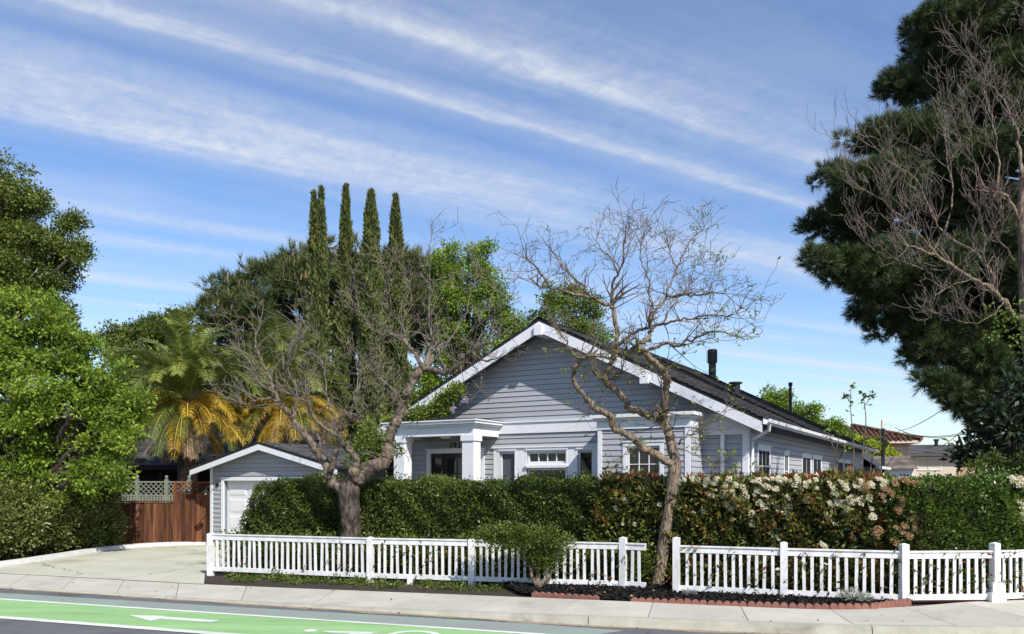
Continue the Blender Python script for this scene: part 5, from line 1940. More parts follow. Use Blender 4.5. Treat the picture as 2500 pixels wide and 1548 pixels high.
# ------------------------------------------------------------------ bare trees
random.seed(21)
P_A = dict(curl=0.75, up=0.24, wig=0.10, rmin=0.0034, kids={2: 3, 1: 2, 0: 0}, levels=2, rtw=0.014, lift=0.5, len=0.66)
t2, ends2, org2 = bare_tree('bare_tree', 'bare tree with forked leaning trunk and few green buds in front of the gable', 14.2, (1603, 1436),
    [(1603, 1436, 0.125), (1612, 1385, 0.105), (1625, 1300, 0.098), (1638, 1220, 0.100), (1646, 1160, 0.115), (1648, 1128, 0.110)],
    [  # pixels, r0, r1, depth start, depth end, twigs, twig length
        ([(1648, 1135), (1627, 1128), (1597, 1107), (1567, 1093), (1550, 1075), (1520, 1057), (1499, 1045), (1493, 1024), (1478, 1010), (1452, 995), (1434, 974), (1410, 947), (1403, 930), (1404, 906), (1413, 885), (1424, 873)], 0.075, 0.034, 0, -0.6, 7, 0.8),
        ([(1424, 873), (1449, 868), (1480, 874), (1500, 868)], 0.03, 0.016, -0.6, -0.9, 5, 0.7),
        ([(1420, 880), (1400, 862), (1385, 838), (1370, 815)], 0.022, 0.012, -0.6, -0.8, 6, 0.7),
        ([(1648, 1135), (1641, 1090), (1633, 1060), (1624, 1036), (1620, 1020)], 0.092, 0.080, 0, 0.1, 5, 0.8),
        ([(1624, 1036), (1612, 1027), (1585, 1013), (1561, 1004), (1538, 998), (1529, 986), (1517, 965), (1493, 944), (1477, 930), (1481, 912), (1490, 891), (1502, 867), (1505, 841), (1505, 799), (1499, 758), (1492, 745)], 0.075, 0.040, 0.1, 0.8, 9, 0.9),
        ([(1477, 930), (1465, 922), (1452, 910), (1445, 905)], 0.035, 0.022, 0.5, 0.3, 3, 0.6),
        ([(1480, 930), (1500, 922), (1510, 910), (1520, 908)], 0.022, 0.014, 0.5, 0.2, 5, 0.7),
        ([(1492, 745), (1460, 736), (1425, 722), (1383, 712), (1341, 701), (1313, 698)], 0.038, 0.016, 0.8, 0.2, 14, 0.9),
        ([(1341, 701), (1325, 675), (1313, 656), (1289, 631)], 0.022, 0.014, 0.3, 0.0, 6, 0.8),
        ([(1432, 718), (1422, 698), (1390, 670), (1369, 645), (1345, 610)], 0.024, 0.010, 0.6, 1.0, 8, 0.8),
        ([(1495, 745), (1495, 698), (1509, 666), (1522, 638), (1522, 600), (1527, 565)], 0.032, 0.009, 0.8, 0.4, 12, 0.8),
        ([(1509, 666), (1492, 631), (1465, 605), (1455, 582)], 0.018, 0.008, 0.7, 1.2, 7, 0.8),
        ([(1622, 1010), (1621, 977), (1627, 947), (1628, 924), (1615, 903), (1597, 882), (1573, 861), (1558, 849)], 0.070, 0.048, 0.1, -0.5, 7, 0.8),
        ([(1560, 852), (1580, 856), (1608, 845), (1636, 836), (1658, 847), (1674, 831), (1692, 831), (1716, 817), (1744, 808), (1776, 813), (1805, 824)], 0.036, 0.010, -0.5, -1.2, 13, 0.9),
        ([(1558, 849), (1565, 838), (1587, 824), (1590, 799)], 0.045, 0.036, -0.5, -0.4, 3, 0.7),
        ([(1505, 845), (1541, 817), (1562, 806), (1587, 799), (1618, 792), (1653, 782), (1688, 778), (1723, 770), (1776, 771)], 0.038, 0.010, 0.5, -0.8, 13, 0.9),
        ([(1589, 799), (1587, 775), (1604, 754), (1625, 729), (1629, 712), (1643, 680), (1650, 656), (1642, 635), (1636, 608)], 0.032, 0.009, -0.4, 0.4, 12, 0.9),
        ([(1627, 722), (1664, 722), (1706, 721), (1748, 714), (1782, 720)], 0.022, 0.008, -0.1, -0.9, 13, 0.9),
        ([(1650, 660), (1668, 620), (1688, 582), (1713, 562)], 0.016, 0.008, 0.2, 0.5, 9, 0.9),
        ([(1597, 757), (1587, 733), (1583, 687), (1567, 640), (1564, 600)], 0.020, 0.008, -0.3, -0.8, 10, 0.9),
        ([(1620, 790), (1640, 750), (1680, 700), (1720, 660)], 0.018, 0.008, -0.4, 0.6, 10, 0.9),
        ([(1655, 1085), (1668, 1072), (1690, 1058), (1720, 1038), (1762, 1010)], 0.018, 0.006, -0.2, -0.6, 6, 0.6),
        ([(1655, 1095), (1690, 1105), (1720, 1125), (1745, 1130)], 0.012, 0.006, -0.2, -0.5, 4, 0.5),
        ([(1545, 1075), (1530, 1100), (1520, 1115)], 0.012, 0.006, -0.3, -0.6, 4, 0.35),
    ], P_A, (M['bark'], M['bark'], M['twig']))
# few young leaves: at the right twig tips and along the lower limbs
sel = [q for q in ends2 if (q[0][0] > 0.75 and random.random() < 0.22) or (q[0][2] < 4.3 and random.random() < 0.28)]
P_, D_ = [], []
for p, d in sel:
    for j in range(3):
        P_.append(np.array(p) + rng.normal(0, 0.012, 3))
        D_.append(np.array(d) * 0.5 + rng.normal(0, 0.6, 3))
P_ = np.array(P_)
tag(quads('young_leaves', leaf_quads(P_, np.array(D_), 0.055, 0.03), rng.uniform(0, 1, len(P_)), M['maple'], t2), kind='stuff')

random.seed(33)
P_B = dict(curl=0.75, up=0.40, wig=0.14, rmin=0.0038, kids={2: 3, 1: 2, 0: 0}, levels=2, rtw=0.015, lift=0.6, len=0.68, dens=0.72)
t1, ends1, org1 = bare_tree('bare_tree', 'thick dark pollarded trunk with tangled bare branches left of the porch', 16.0, (857, 1330),
    [(857, 1420, 0.22), (857, 1330, 0.195), (856, 1280, 0.185), (853, 1230, 0.195), (850, 1190, 0.225), (848, 1168, 0.225)],
    [
        ([(835, 1195), (808, 1172), (800, 1141), (781, 1111), (766, 1089), (749, 1065), (729, 1043), (710, 1016), (686, 987), (669, 949), (657, 923), (640, 888), (628, 856), (622, 818)], 0.115, 0.016, -0.1, 0.6, 16, 0.95),
        ([(710, 1018), (686, 985), (657, 975), (625, 976), (599, 987), (560, 975)], 0.03, 0.012, 0.1, -0.6, 12, 0.9),
        ([(712, 1020), (722, 990), (727, 965), (715, 930), (704, 905), (712, 850)], 0.035, 0.010, 0.1, 0.9, 14, 0.9),
        ([(669, 949), (690, 905), (720, 870), (735, 830)], 0.025, 0.009, 0.3, -0.3, 10, 0.9),
        ([(650, 915), (620, 890), (590, 860), (575, 820)], 0.02, 0.008, 0.4, 0.9, 10, 0.9),
        ([(806, 1150), (817, 1116), (825, 1087), (827, 1065), (805, 1055), (783, 1036), (759, 1006), (754, 979)], 0.065, 0.022, -0.2, -0.8, 10, 0.8),
        ([(866, 1175), (869, 1141), (871, 1116), (852, 1102), (837, 1082), (827, 1065), (837, 1045), (852, 1026), (861, 994), (870, 960)], 0.075, 0.020, -0.15, -0.5, 14, 0.85),
        ([(835, 1050), (815, 1015), (800, 985), (795, 940), (790, 890)], 0.03, 0.009, -0.4, 0.4, 12, 0.9),
        ([(852, 1026), (890, 1000), (920, 985), (950, 990)], 0.022, 0.010, -0.5, -1.2, 12, 0.8),
        ([(868, 1178), (886, 1160), (910, 1138), (937, 1129), (947, 1109), (945, 1087), (954, 1060), (964, 1036), (976, 1011), (990, 975), (1005, 934), (1026, 904), (1038, 895)], 0.155, 0.085, 0, 0.3, 8, 0.8),
        ([(1034, 897), (1068, 907), (1098, 906), (1118, 892), (1130, 874), (1151, 857), (1175, 842), (1205, 832)], 0.065, 0.018, 0.3, -0.3, 16, 0.85),
        ([(1032, 898), (1020, 874), (1008, 859), (993, 839), (979, 824), (958, 818), (940, 821), (925, 845)], 0.050, 0.018, 0.3, 0.9, 14, 0.9),
        ([(1089, 904), (1074, 871), (1068, 848), (1053, 818), (1047, 758), (1050, 699), (1047, 640), (1048, 590)], 0.045, 0.007, 0.2, 0.6, 20, 0.8),
        ([(1068, 848), (1098, 827), (1133, 776), (1148, 717), (1163, 669)], 0.03, 0.008, 0.3, 1.0, 16, 0.85),
        ([(958, 818), (950, 780), (955, 740), (940, 700), (952, 660)], 0.022, 0.007, 0.8, 0.4, 13, 0.85),
        ([(993, 839), (985, 790), (1005, 740), (1000, 690)], 0.022, 0.007, 0.6, 1.4, 12, 0.85),
        ([(1151, 857), (1170, 875), (1195, 880), (1225, 870)], 0.022, 0.008, -0.1, -0.6, 11, 0.6),
        ([(1130, 874), (1160, 895), (1175, 925), (1185, 955)], 0.014, 0.006, -0.1, -0.5, 8, 0.5),
        ([(1118, 850), (1160, 800), (1205, 770), (1235, 750)], 0.022, 0.008, 0.2, -0.4, 12, 0.8),
        ([(940, 821), (905, 800), (880, 760), (870, 720)], 0.022, 0.008, 0.9, 1.5, 12, 0.85),
        ([(985, 985), (960, 950), (930, 930), (900, 900)], 0.026, 0.009, 0.2, -0.6, 12, 0.8),
        ([(760, 1010), (735, 985), (700, 960), (640, 940)], 0.018, 0.008, -0.7, -1.0, 10, 0.8),
    ], P_B, (M['bark_pollard'], M['bark_limb'], M['twig_mid']))
# sawn-off knob and stub on the pollard head
mb = MB()
kk = at(862, 1150, 15.72)
mb.tube([(kk[0] - org1[0], 0.0, kk[2] - 0.2), (kk[0] - org1[0], -0.16, kk[2] - 0.02 - 0.1), (kk[0] - org1[0], -0.30, kk[2] - 0.1)], [0.12, 0.105, 0.085], 12)
mb.build('stub', M['bark'], t1, True)

random.seed(44)
P_C = dict(curl=0.45, up=0.75, wig=0.07, rmin=0.0040, kids={2: 3, 1: 2, 0: 0}, levels=2, rtw=0.014, lift=1.1, len=0.72, dens=0.8)
t3, ends3, org3 = bare_tree('bare_tree', 'pale bare tree with upright twigs at the right edge before the dark pine', 15.4, (2500, 1300),
    [(2580, 1450, 0.19), (2560, 1150, 0.17), (2525, 900, 0.16), (2506, 770, 0.115), (2503, 640, 0.10), (2496, 520, 0.09), (2502, 430, 0.075)],
    [
        ([(2495, 430), (2488, 350), (2470, 290), (2440, 230), (2413, 200)], 0.041, 0.009, 0, 0.5, 18, 1.0),
        ([(2495, 440), (2520, 360), (2530, 260), (2525, 160), (2510, 80)], 0.048, 0.009, 0, 0.5, 18, 1.0),
        ([(2495, 775), (2473, 770), (2451, 738), (2419, 707), (2374, 680), (2330, 653), (2294, 630), (2258, 612), (2215, 600)], 0.065, 0.015, 0, -0.5, 20, 1.0),
        ([(2424, 708), (2426, 671), (2406, 644), (2365, 608), (2307, 572), (2276, 527), (2233, 435), (2167, 394), (2126, 353)], 0.037, 0.007, -0.2, 0.3, 26, 1.1),
        ([(2306, 574), (2327, 484), (2318, 420), (2310, 369), (2310, 270)], 0.022, 0.007, 0, 0.6, 16, 1.1),
        ([(2486, 540), (2455, 480), (2430, 470), (2425, 480)], 0.034, 0.034, 0.0, -0.3, 2, 0.6),
        ([(2430, 475), (2440, 400), (2425, 320), (2413, 254), (2388, 184), (2364, 119)], 0.020, 0.006, -0.2, 0.4, 20, 1.0),
        ([(2294, 630), (2240, 570), (2190, 520), (2140, 480), (2080, 455)], 0.019, 0.006, -0.3, -0.8, 20, 1.0),
        ([(2330, 653), (2270, 660), (2210, 640), (2150, 620), (2100, 580)], 0.016, 0.006, -0.3, 0.3, 18, 0.9),
        ([(2406, 644), (2400, 560), (2385, 480), (2380, 400), (2370, 320)], 0.020, 0.006, -0.1, -0.6, 18, 1.0),
        ([(2374, 680), (2320, 700), (2280, 730), (2275, 775)], 0.011, 0.005, -0.3, -0.6, 10, 0.6),
        ([(2451, 738), (2420, 770), (2380, 790), (2330, 780)], 0.012, 0.005, -0.2, -0.6, 9, 0.7),
        ([(2480, 640), (2450, 600), (2430, 560), (2445, 500)], 0.019, 0.007, 0, -0.5, 14, 0.9),
    ], P_C, (M['bark'], M['bark'], M['twig_pale']))
bl_ = pxblobs([(2440, 790, 34), (2475, 800, 40), (2410, 755, 18), (2480, 755, 26), (2490, 840, 30), (2420, 820, 16)], 15.0, 0.4)
V, R = blob_leaves(bl_, 14, 5, 0.06, 0.07, 0.045, 0.2)
V -= np.array(org3)
tag(quads('young_leaves', V, R, M['bgtree2'], t3), kind='stuff')

# ------------------------------------------------------------------ pines: brushes of needles


def brushes(centres, axes, n_need, Ln, wd, spread=0.55, blen=0.12):
    n = len(centres)
    idx = np.repeat(np.arange(n), n_need)
    A = unit(axes)[idx]
    m_ = len(idx)
    side = unit(np.cross(A, rng.normal(size=(m_, 3))))
    t_ = rng.uniform(0, 1, m_)
    base = centres[idx] + A * (t_ * blen)[:, None]
    D = unit(A * (0.55 + 0.5 * t_)[:, None] + side * rng.uniform(0.3, 1.0, m_)[:, None] * spread * 1.5)
    S = unit(np.cross(D, rng.normal(size=(m_, 3)))) * wd * 0.5
    L_ = (Ln * rng.uniform(0.7, 1.2, m_))[:, None]
    V = np.stack([base - S, base + S, base + D * L_], 1)
    rb = rng.uniform(0, 1, n)
    return V, np.clip(rb[idx] * 0.7 + rng.uniform(0, 0.3, m_), 0, 1)


def pine_crown(blobs, dens, up=0.55):
    C, A = [], []
    for (x, y, z, rx, ry, rz) in blobs:
        area = 4 * math.pi * (rx * ry + ry * rz + rx * rz) / 3
        n = int(area * dens)
        d = unit(rng.normal(size=(n, 3)))
        rad = rng.uniform(0.35, 1.0, n) ** 0.45
        rad *= 1 + 0.14 * np.sin(d[:, 0] * 9 + z * 4) * np.sin(d[:, 2] * 8 + x)
        C.append(np.array([x, y, z]) + d * rad[:, None] * np.array([rx, ry, rz]))
        A.append(d + np.array([0, 0, up]) + rng.normal(size=(n, 3)) * 0.35)
    return np.concatenate(C), np.concatenate(A)


def pine_tree(name, label, Y, base_px, blobs_px, dens, n_need, Ln, wd, mat, blen, trunk_r, dy, candles=0, flat=0.8, shift=0.0, sub=10):
    org = (at(base_px, 1175, Y)[0], Y, 0.05)
    e = empty(name, org, 0, label, 'tree')
    bl_ = pxblobs(blobs_px, Y + shift, dy, flat)
    C, A = pine_crown(sub_blobs(bl_, sub, (0.30, 0.48), 0.8, 0.9), dens)
    V, R = brushes(C, A, n_need, Ln, wd, 0.55, blen)
    V -= np.array(org)
    o = quads('needles', V, R, M[mat], e)
    o['kind'] = 'stuff'
    mb = MB()
    top = max(b[2] + b[5] * 0.6 for b in bl_)
    mb.tube([(0, 0, -0.2), (0.05, 0, top * 0.4), (0, 0, top)], [trunk_r * 1.2, trunk_r, 0.03], 12)
    for b in bl_:
        q = Vector((b[0] - org[0], b[1] - org[1], b[2]))
        hz = math.hypot(q.x, q.y)
        s0 = Vector((0, 0, max(0.5, min(top * 0.9, q.z - 0.25 * hz))))
        mid = s0.lerp(q, 0.55) - Vector((0, 0, 0.05 * hz))
        w = smooth_poly([tuple(s0), tuple(mid), tuple(q)], 4)
        mb.tube(w, list(np.linspace(0.07, 0.025, len(w))), 6)
        for k in range(14):        # branchlets inside the clump
            dv = Vector(unit(rng.normal(size=3)))
            p1 = q + Vector((dv.x * b[3], dv.y * b[4], dv.z * b[5])) * 0.85
            mb.tube([tuple(q), tuple(q.lerp(p1, 0.5) - Vector((0, 0, 0.04))), tuple(p1)], [0.022, 0.015, 0.007], 4, cap=False)
    mb.build('trunk', M['bark_dark'], e, True)
    if candles:
        up_ = A[:, 2] > 0.55
        Cc = C[up_]
        pick = rng.choice(len(Cc), min(candles, len(Cc)), replace=False)
        K = Cc[pick]
        Vc, Rc = brushes(K + np.array([0, 0, blen * 0.6]), np.tile([0, 0, 1.0], (len(K), 1)) + rng.normal(0, 0.12, (len(K), 3)), 4, Ln * 0.9, wd * 1.8, 0.06, 0.1)
        Vc -= np.array(org)
        quads('candles', Vc, Rc, M['candle'], e)['kind'] = 'stuff'
    return e


pine_tree('pine_tree', 'huge dark pine filling the upper right corner behind the bare twigs', 25.5, 2640,
          [(2330, 40, 95), (2420, 60, 120), (2500, 40, 130), (2260, 190, 80), (2340, 190, 110), (2440, 210, 130), (2200, 205, 60), (2150, 335, 70), (2230, 340, 95), (2330, 360, 120), (2450, 380, 140),
           (2090, 335, 40), (2060, 440, 65), (2140, 460, 90), (2250, 500, 120), (2380, 540, 150), (2010, 430, 35), (2020, 540, 55), (2100, 570, 80), (1985, 555, 35), (1990, 640, 42), (2050, 655, 60), (2140, 670, 85), (2240, 680, 110),
           (2370, 720, 140), (2480, 620, 150), (2480, 820, 130), (2130, 755, 50), (2200, 790, 75), (2280, 840, 90), (2380, 880, 110), (2300, 920, 60), (2360, 970, 70), (2440, 990, 100), (2240, 850, 50), (2560, 300, 170), (2600, 700, 200), (2730, 480, 190), (2720, 880, 170), (2700, 130, 180), (2660, -80, 150), (2620, 960, 120)],
          56, 30, 0.25, 0.016, 'pine', 0.19, 0.4, 1.4, 300, 0.80, sub=9)
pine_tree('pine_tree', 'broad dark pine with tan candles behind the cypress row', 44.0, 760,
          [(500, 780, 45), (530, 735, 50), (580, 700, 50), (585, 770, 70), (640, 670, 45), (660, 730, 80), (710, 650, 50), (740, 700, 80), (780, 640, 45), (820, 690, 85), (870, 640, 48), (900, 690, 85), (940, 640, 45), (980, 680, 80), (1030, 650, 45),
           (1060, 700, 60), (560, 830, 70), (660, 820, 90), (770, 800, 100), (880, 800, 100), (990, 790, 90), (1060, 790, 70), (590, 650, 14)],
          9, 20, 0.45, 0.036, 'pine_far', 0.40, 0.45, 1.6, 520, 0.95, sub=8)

# ------------------------------------------------------------------ Italian cypresses


def cypress(label, px_, Y, tips, widths):
    """tips: list of (px, py top); widths: photo widths against height"""
    org = (at(px_, 1175, Y)[0], Y, 0.05)
    e = empty('cypress_tree', org, 0, label, 'tree', 'row of Italian cypresses behind the garage')
    P, D, R = [], [], []
    for (tx, ty) in tips:
        top = at(tx, ty, Y)
        n = int(15000 / len(tips))
        h = top[2] - 0.6
        f = rng.uniform(0, 1, n) ** 0.9
        z = 0.6 + h * f
        rad = np.interp(f, [0, 0.35, 0.6, 0.8, 0.93, 1.0], [q / FPX * Y / 2 for q in widths])
        th = rng.uniform(0, 2 * math.pi, n)
        lump = 1 + 0.18 * np.sin(th * 3 + z * 3.1) + 0.12 * np.sin(th * 5 - z * 7)
        rr = rad * 0.78 * lump * rng.uniform(0.72, 1.06, n)
        cxx = org[0] + (top[0] - org[0]) * f
        P.append(np.stack([cxx + rr * np.cos(th), Y + rr * np.sin(th), z], 1))
        D.append(np.stack([np.cos(th) * 0.35, np.sin(th) * 0.35, np.ones(n)], 1) + rng.normal(0, 0.28, (n, 3)))
        R.append(np.clip(0.45 + 0.22 * np.sin(th * 3 + z * 3.1) + rng.normal(0, 0.2, n), 0, 1))
    P = np.concatenate(P) - np.array(org)
    n = len(P)
    V = leaf_quads(P, np.concatenate(D), 0.22 * rng.uniform(0.6, 1.3, n), 0.07, (0, 0, 0))
    quads('crown', V, np.concatenate(R), M['cypress'], e)['kind'] = 'stuff'
    mb = MB()
    for (tx, ty) in tips:
        top = at(tx, ty, Y)
        mb.tube([(0, 0, -0.2), (0, 0, 1.5), (top[0] - org[0], 0, top[2] - 0.4)], [0.16, 0.13, 0.02], 8)
    mb.build('trunk', M['bark_dark'], e, True)


cypress('twin tipped leftmost cypress of the row', 777, 35.5, [(766, 474), (784, 462)], [66, 60, 48, 32, 13, 0])
cypress('thinnest and tallest single tipped cypress, second from left', 839, 36.0, [(845, 458)], [72, 66, 54, 36, 14, 0])
cypress('blunt topped cypress, third from left', 906, 35.0, [(906, 472)], [76, 72, 64, 50, 28, 3])
cypress('rightmost cypress of the row next to the spring green tree', 968, 36.2, [(966, 482)], [78, 72, 62, 42, 20, 0])

# ------------------------------------------------------------------ palms


def frond(parent, base, az, el, Ln, droop, mat, name='frond', nl=64, ll=0.55, hang=0.35, lw=0.021):
    """arching rachis with two rows of leaflets"""
    d = Vector((math.cos(az) * math.cos(el), math.sin(az) * math.cos(el), math.sin(el)))
    p = Vector(base)
    pts, dirs = [p.copy()], [d.copy()]
    ns = 14
    for i in range(ns):
        d = (d + Vector((0, 0, -droop / ns * (0.15 + 2.6 * (i / ns) ** 1.4)))).normalized()
        p = p + d * (Ln / ns)
        pts.append(p.copy())
        dirs.append(d.copy())
    V, R = [], []
    tone = random.random()
    for k in range(nl):
        f = 0.14 + 0.86 * k / nl
        i = min(ns - 1, int(f * ns))
        t_ = f * ns - i
        q = pts[i].lerp(pts[i + 1], t_)
        dd = dirs[i].lerp(dirs[i + 1], t_).normalized()
        sd = dd.cross(Vector((0, 0, 1)))
        if sd.length < 0.05:
            sd = Vector((math.sin(az), -math.cos(az), 0))
        sd.normalize()
        upv = sd.cross(dd)
        Lf = ll * (0.35 + 0.65 * math.sin(math.pi * min(1, 0.12 + f * 0.88)) ** 0.7) * random.uniform(0.85, 1.1)
        for sg in (-1, 1):
            ld = (sd * sg * random.uniform(0.75, 0.95) + dd * random.uniform(0.55, 0.75) + upv * random.uniform(0.05, 0.45)).normalized()
            tip = q + ld * Lf + Vector((0, 0, -hang * Lf))
            mid = q + ld * Lf * 0.5
            wv = dd * lw * random.uniform(0.7, 1.2)
            V.append([tuple(q - wv), tuple(mid - wv * 0.9), tuple(tip), tuple(mid + wv * 0.9 + Vector((0, 0, 0.004)))])
            R.append(min(1, max(0, 0.6 * tone + random.uniform(0, 0.4))))
    # rachis as thin strips
    for i in range(ns):
        s_ = dirs[i].cross(Vector((0, 0, 1)))
        if s_.length < 0.05:
            s_ = Vector((1, 0, 0))
        s_ = s_.normalized() * (0.028 * (1 - i / ns) + 0.006)
        V.append([tuple(pts[i] - s_), tuple(pts[i] + s_), tuple(pts[i + 1] + s_ * 0.9), tuple(pts[i + 1] - s_ * 0.9)])
        R.append(0.9)
    quads(name, np.array(V), np.array(R), M[mat], parent)


def palm(label, px_, py_, Y, Ln, seed, nf=(26, 22, 14)):
    random.seed(seed)
    c = at(px_, py_, Y)
    e = empty('palm_tree', (c[0], c[1], 0.05), 0, label, 'tree', 'date palms behind the garage')
    zc = c[2] - 0.05
    mb = MB()
    mb.tube([(0, 0, -0.2), (0, 0, zc * 0.5), (0, 0, zc - 0.2), (0, 0, zc + 0.15)], [0.36, 0.32, 0.42, 0.2], 14)
    mb.build('trunk', M['palmtrunk'], e, True)
    for k in range(nf[0]):
        el = math.radians(random.uniform(28, 82))
        az = k * 2.39996 + random.uniform(-.2, .2)
        frond(e, (0, 0, zc + 0.1), az, el, Ln * random.uniform(0.85, 1.08), random.uniform(1.5, 2.2), 'frond', nl=100, ll=0.58, hang=0.2, lw=0.026)
    for k in range(nf[1]):
        el = math.radians(random.uniform(-22, 26))
        az = k * 2.39996 + 1.0 + random.uniform(-.2, .2)
        frond(e, (0, 0, zc - 0.1), az, el, Ln * random.uniform(0.62, 0.92), random.uniform(0.9, 1.6), 'frond' if random.random() < 0.25 else 'frond_yellow', nl=70, ll=0.50, hang=random.uniform(0.25, 0.6), lw=0.015)
    for k in range(nf[2]):
        el = math.radians(random.uniform(-65, -25))
        az = k * 2.39996 + 2.0 + random.uniform(-.3, .3)
        frond(e, (0, 0, zc - 0.25), az, el, Ln * random.uniform(0.5, 0.7), random.uniform(0.6, 1.2), 'frond_dead' if random.random() < 0.55 else 'frond_yellow', nl=60, ll=0.36, hang=0.6, lw=0.013)
    return e


palm('date palm with arching green fronds and yellowed skirt left of the garage roof', 458, 985, 27.5, 3.15, 5, (42, 48, 20))
palm('date palm with orange hanging fronds half hidden by the bare pollard', 690, 985, 30.0, 3.4, 9, (40, 52, 20))

# ------------------------------------------------------------------ leafy trees
random.seed(60)
leafy_tree('oak_tree', 'dark green evergreen oak crown at the upper left edge', 26.0, -150,
           [(20, 470, 85), (-20, 420, 60), (95, 555, 75), (60, 500, 60), (165, 590, 48), (60, 640, 85), (140, 650, 52), (190, 530, 22), (160, 545, 30), (-60, 520, 130), (-60, 660, 130), (120, 690, 40), (180, 620, 26), (20, 560, 80), (170, 760, 30), (140, 790, 40), (0, 720, 90), (100, 730, 60)],
           'oak', 30, 20, 0.12, 0.10, 0.055, 0.35, dy=1.0, shell=0.2)
leafy_tree('maple_tree', 'bright spring green tree spreading over the left side of the driveway', 21.0, 45,
           [(40, 760, 75), (120, 780, 60), (170, 815, 50), (30, 850, 80), (120, 870, 80), (200, 880, 60), (260, 915, 55), (40, 960, 80), (130, 970, 80), (220, 970, 60), (290, 965, 42), (335, 985, 32), (60, 1060, 75), (180, 1060, 62), (270, 1040, 48), (320, 1040, 34),
            (110, 1130, 70), (230, 1130, 58), (300, 1110, 34), (30, 1165, 60), (190, 1175, 50), (280, 1165, 40), (110, 1195, 50), (-40, 900, 100), (-40, 1050, 100), (150, 930, 60), (240, 1080, 60), (90, 1010, 70), (170, 1120, 60), (300, 1070, 45), (60, 1120, 60), (330, 1015, 28), (250, 990, 50)],
           'maple', 30, 22, 0.11, 0.105, 0.062, 0.22,
           limbs=[([(36, 1118), (40, 1078), (32, 1022), (24, 971), (44, 955), (52, 940)], 0.17, 0.10), ([(40, 1085), (79, 1054), (123, 1022), (160, 1000)], 0.11, 0.04), ([(24, 975), (-10, 930), (-30, 880)], 0.1, 0.05)], dy=1.0, shell=0.2, subflat=0.55)
leafy_tree('oak_tree', 'distant dark rounded evergreen left of the palm crown', 38.0, 360,
           [(290, 830, 38), (330, 812, 34), (380, 795, 36), (420, 785, 34), (455, 775, 28), (300, 870, 45), (370, 850, 55), (430, 840, 50), (270, 850, 22)], 'oak', 26, 18, 0.16, 0.13, 0.08, 0.25, dy=0.8, shell=0.4)
leafy_tree('evergreen_tree', 'dark evergreen thicket showing between the two palms', 37.0, 600,
           [(330, 900, 60), (420, 920, 60), (520, 900, 60), (560, 960, 70), (640, 930, 70), (740, 940, 70), (820, 960, 70), (900, 960, 70), (980, 950, 50), (620, 1020, 60), (760, 1030, 60), (880, 1040, 60), (400, 1000, 60)], 'oak', 22, 18, 0.17, 0.15, 0.09, 0.25, dy=0.8, shell=0.2, sub=10, subf=(0.3, 0.45))
leafy_tree('spring_tree', 'tall spring green tree between the cypresses and the gable peak', 38.0, 1130,
           [(1105, 640, 42), (1145, 618, 34), (1170, 650, 40), (1090, 690, 50), (1150, 700, 55), (1200, 705, 40), (1220, 740, 30), (1110, 760, 60), (1180, 770, 60), (1235, 790, 35), (1265, 785, 26), (1250, 830, 40), (1130, 830, 60), (1070, 640, 26), (1190, 610, 18), (1080, 890, 60), (1150, 900, 60), (1210, 870, 45), (1040, 950, 50), (1000, 1000, 40)],
           'bgtree', 20, 16, 0.16, 0.13, 0.07, 0.25, dy=0.8, shell=0.2)
leafy_tree('spring_tree', 'rounded green tree rising behind the gable peak', 40.0, 1390,
           [(1345, 735, 36), (1390, 720, 32), (1430, 745, 36), (1330, 780, 40), (1390, 775, 45), (1450, 785, 34), (1475, 820, 30), (1300, 790, 28), (1420, 820, 45)], 'bgtree2', 20, 16, 0.16, 0.14, 0.075, 0.25, dy=0.8, shell=0.2)
leafy_tree('spring_tree', 'light green tree rising behind the right end of the house roof', 48.0, 1980,
           [(1880, 960, 20), (1905, 985, 32), (1870, 985, 20), (1950, 1005, 34), (1985, 1030, 32), (2030, 1060, 34), (1935, 1040, 45), (2000, 1080, 45), (2070, 1080, 28), (1990, 1000, 14), (2040, 1035, 14)], 'bgtree', 22, 18, 0.18, 0.15, 0.085, 0.2, dy=0.8, shell=0.3)
leafy_tree('lime_bush', 'yellow green bush in front of the peach house', 44.0, 2150,
           [(2108, 1085, 16), (2130, 1092, 18), (2155, 1100, 16), (2178, 1111, 9), (2130, 1115, 20)], 'lime', 34, 18, 0.15, 0.13, 0.08, 0.1, dy=0.4, cat='bush', shell=0.4)
leafy_tree('magnolia_tree', 'dark large leaved magnolia at the right edge below the pine', 17.2, 2470,
           [(2420, 1060, 42), (2460, 1010, 48), (2490, 960, 45), (2400, 1095, 30), (2470, 1090, 52), (2370, 1105, 20), (2510, 1040, 60), (2440, 1125, 40)], 'magnolia', 34, 9, 0.12, 0.20, 0.075, 0.12, dy=0.5, shell=0.3)
leafy_tree('evergreen_shrub', 'low dark shrub behind the right end of the glossy hedge', 16.0, 2450,
           [(2390, 1145, 28), (2430, 1140, 32), (2470, 1145, 32), (2500, 1140, 34)], 'hedge', 70, 18, 0.07, 0.06, 0.04, 0.06, dy=0.2, cat='shrub', shell=0.3)

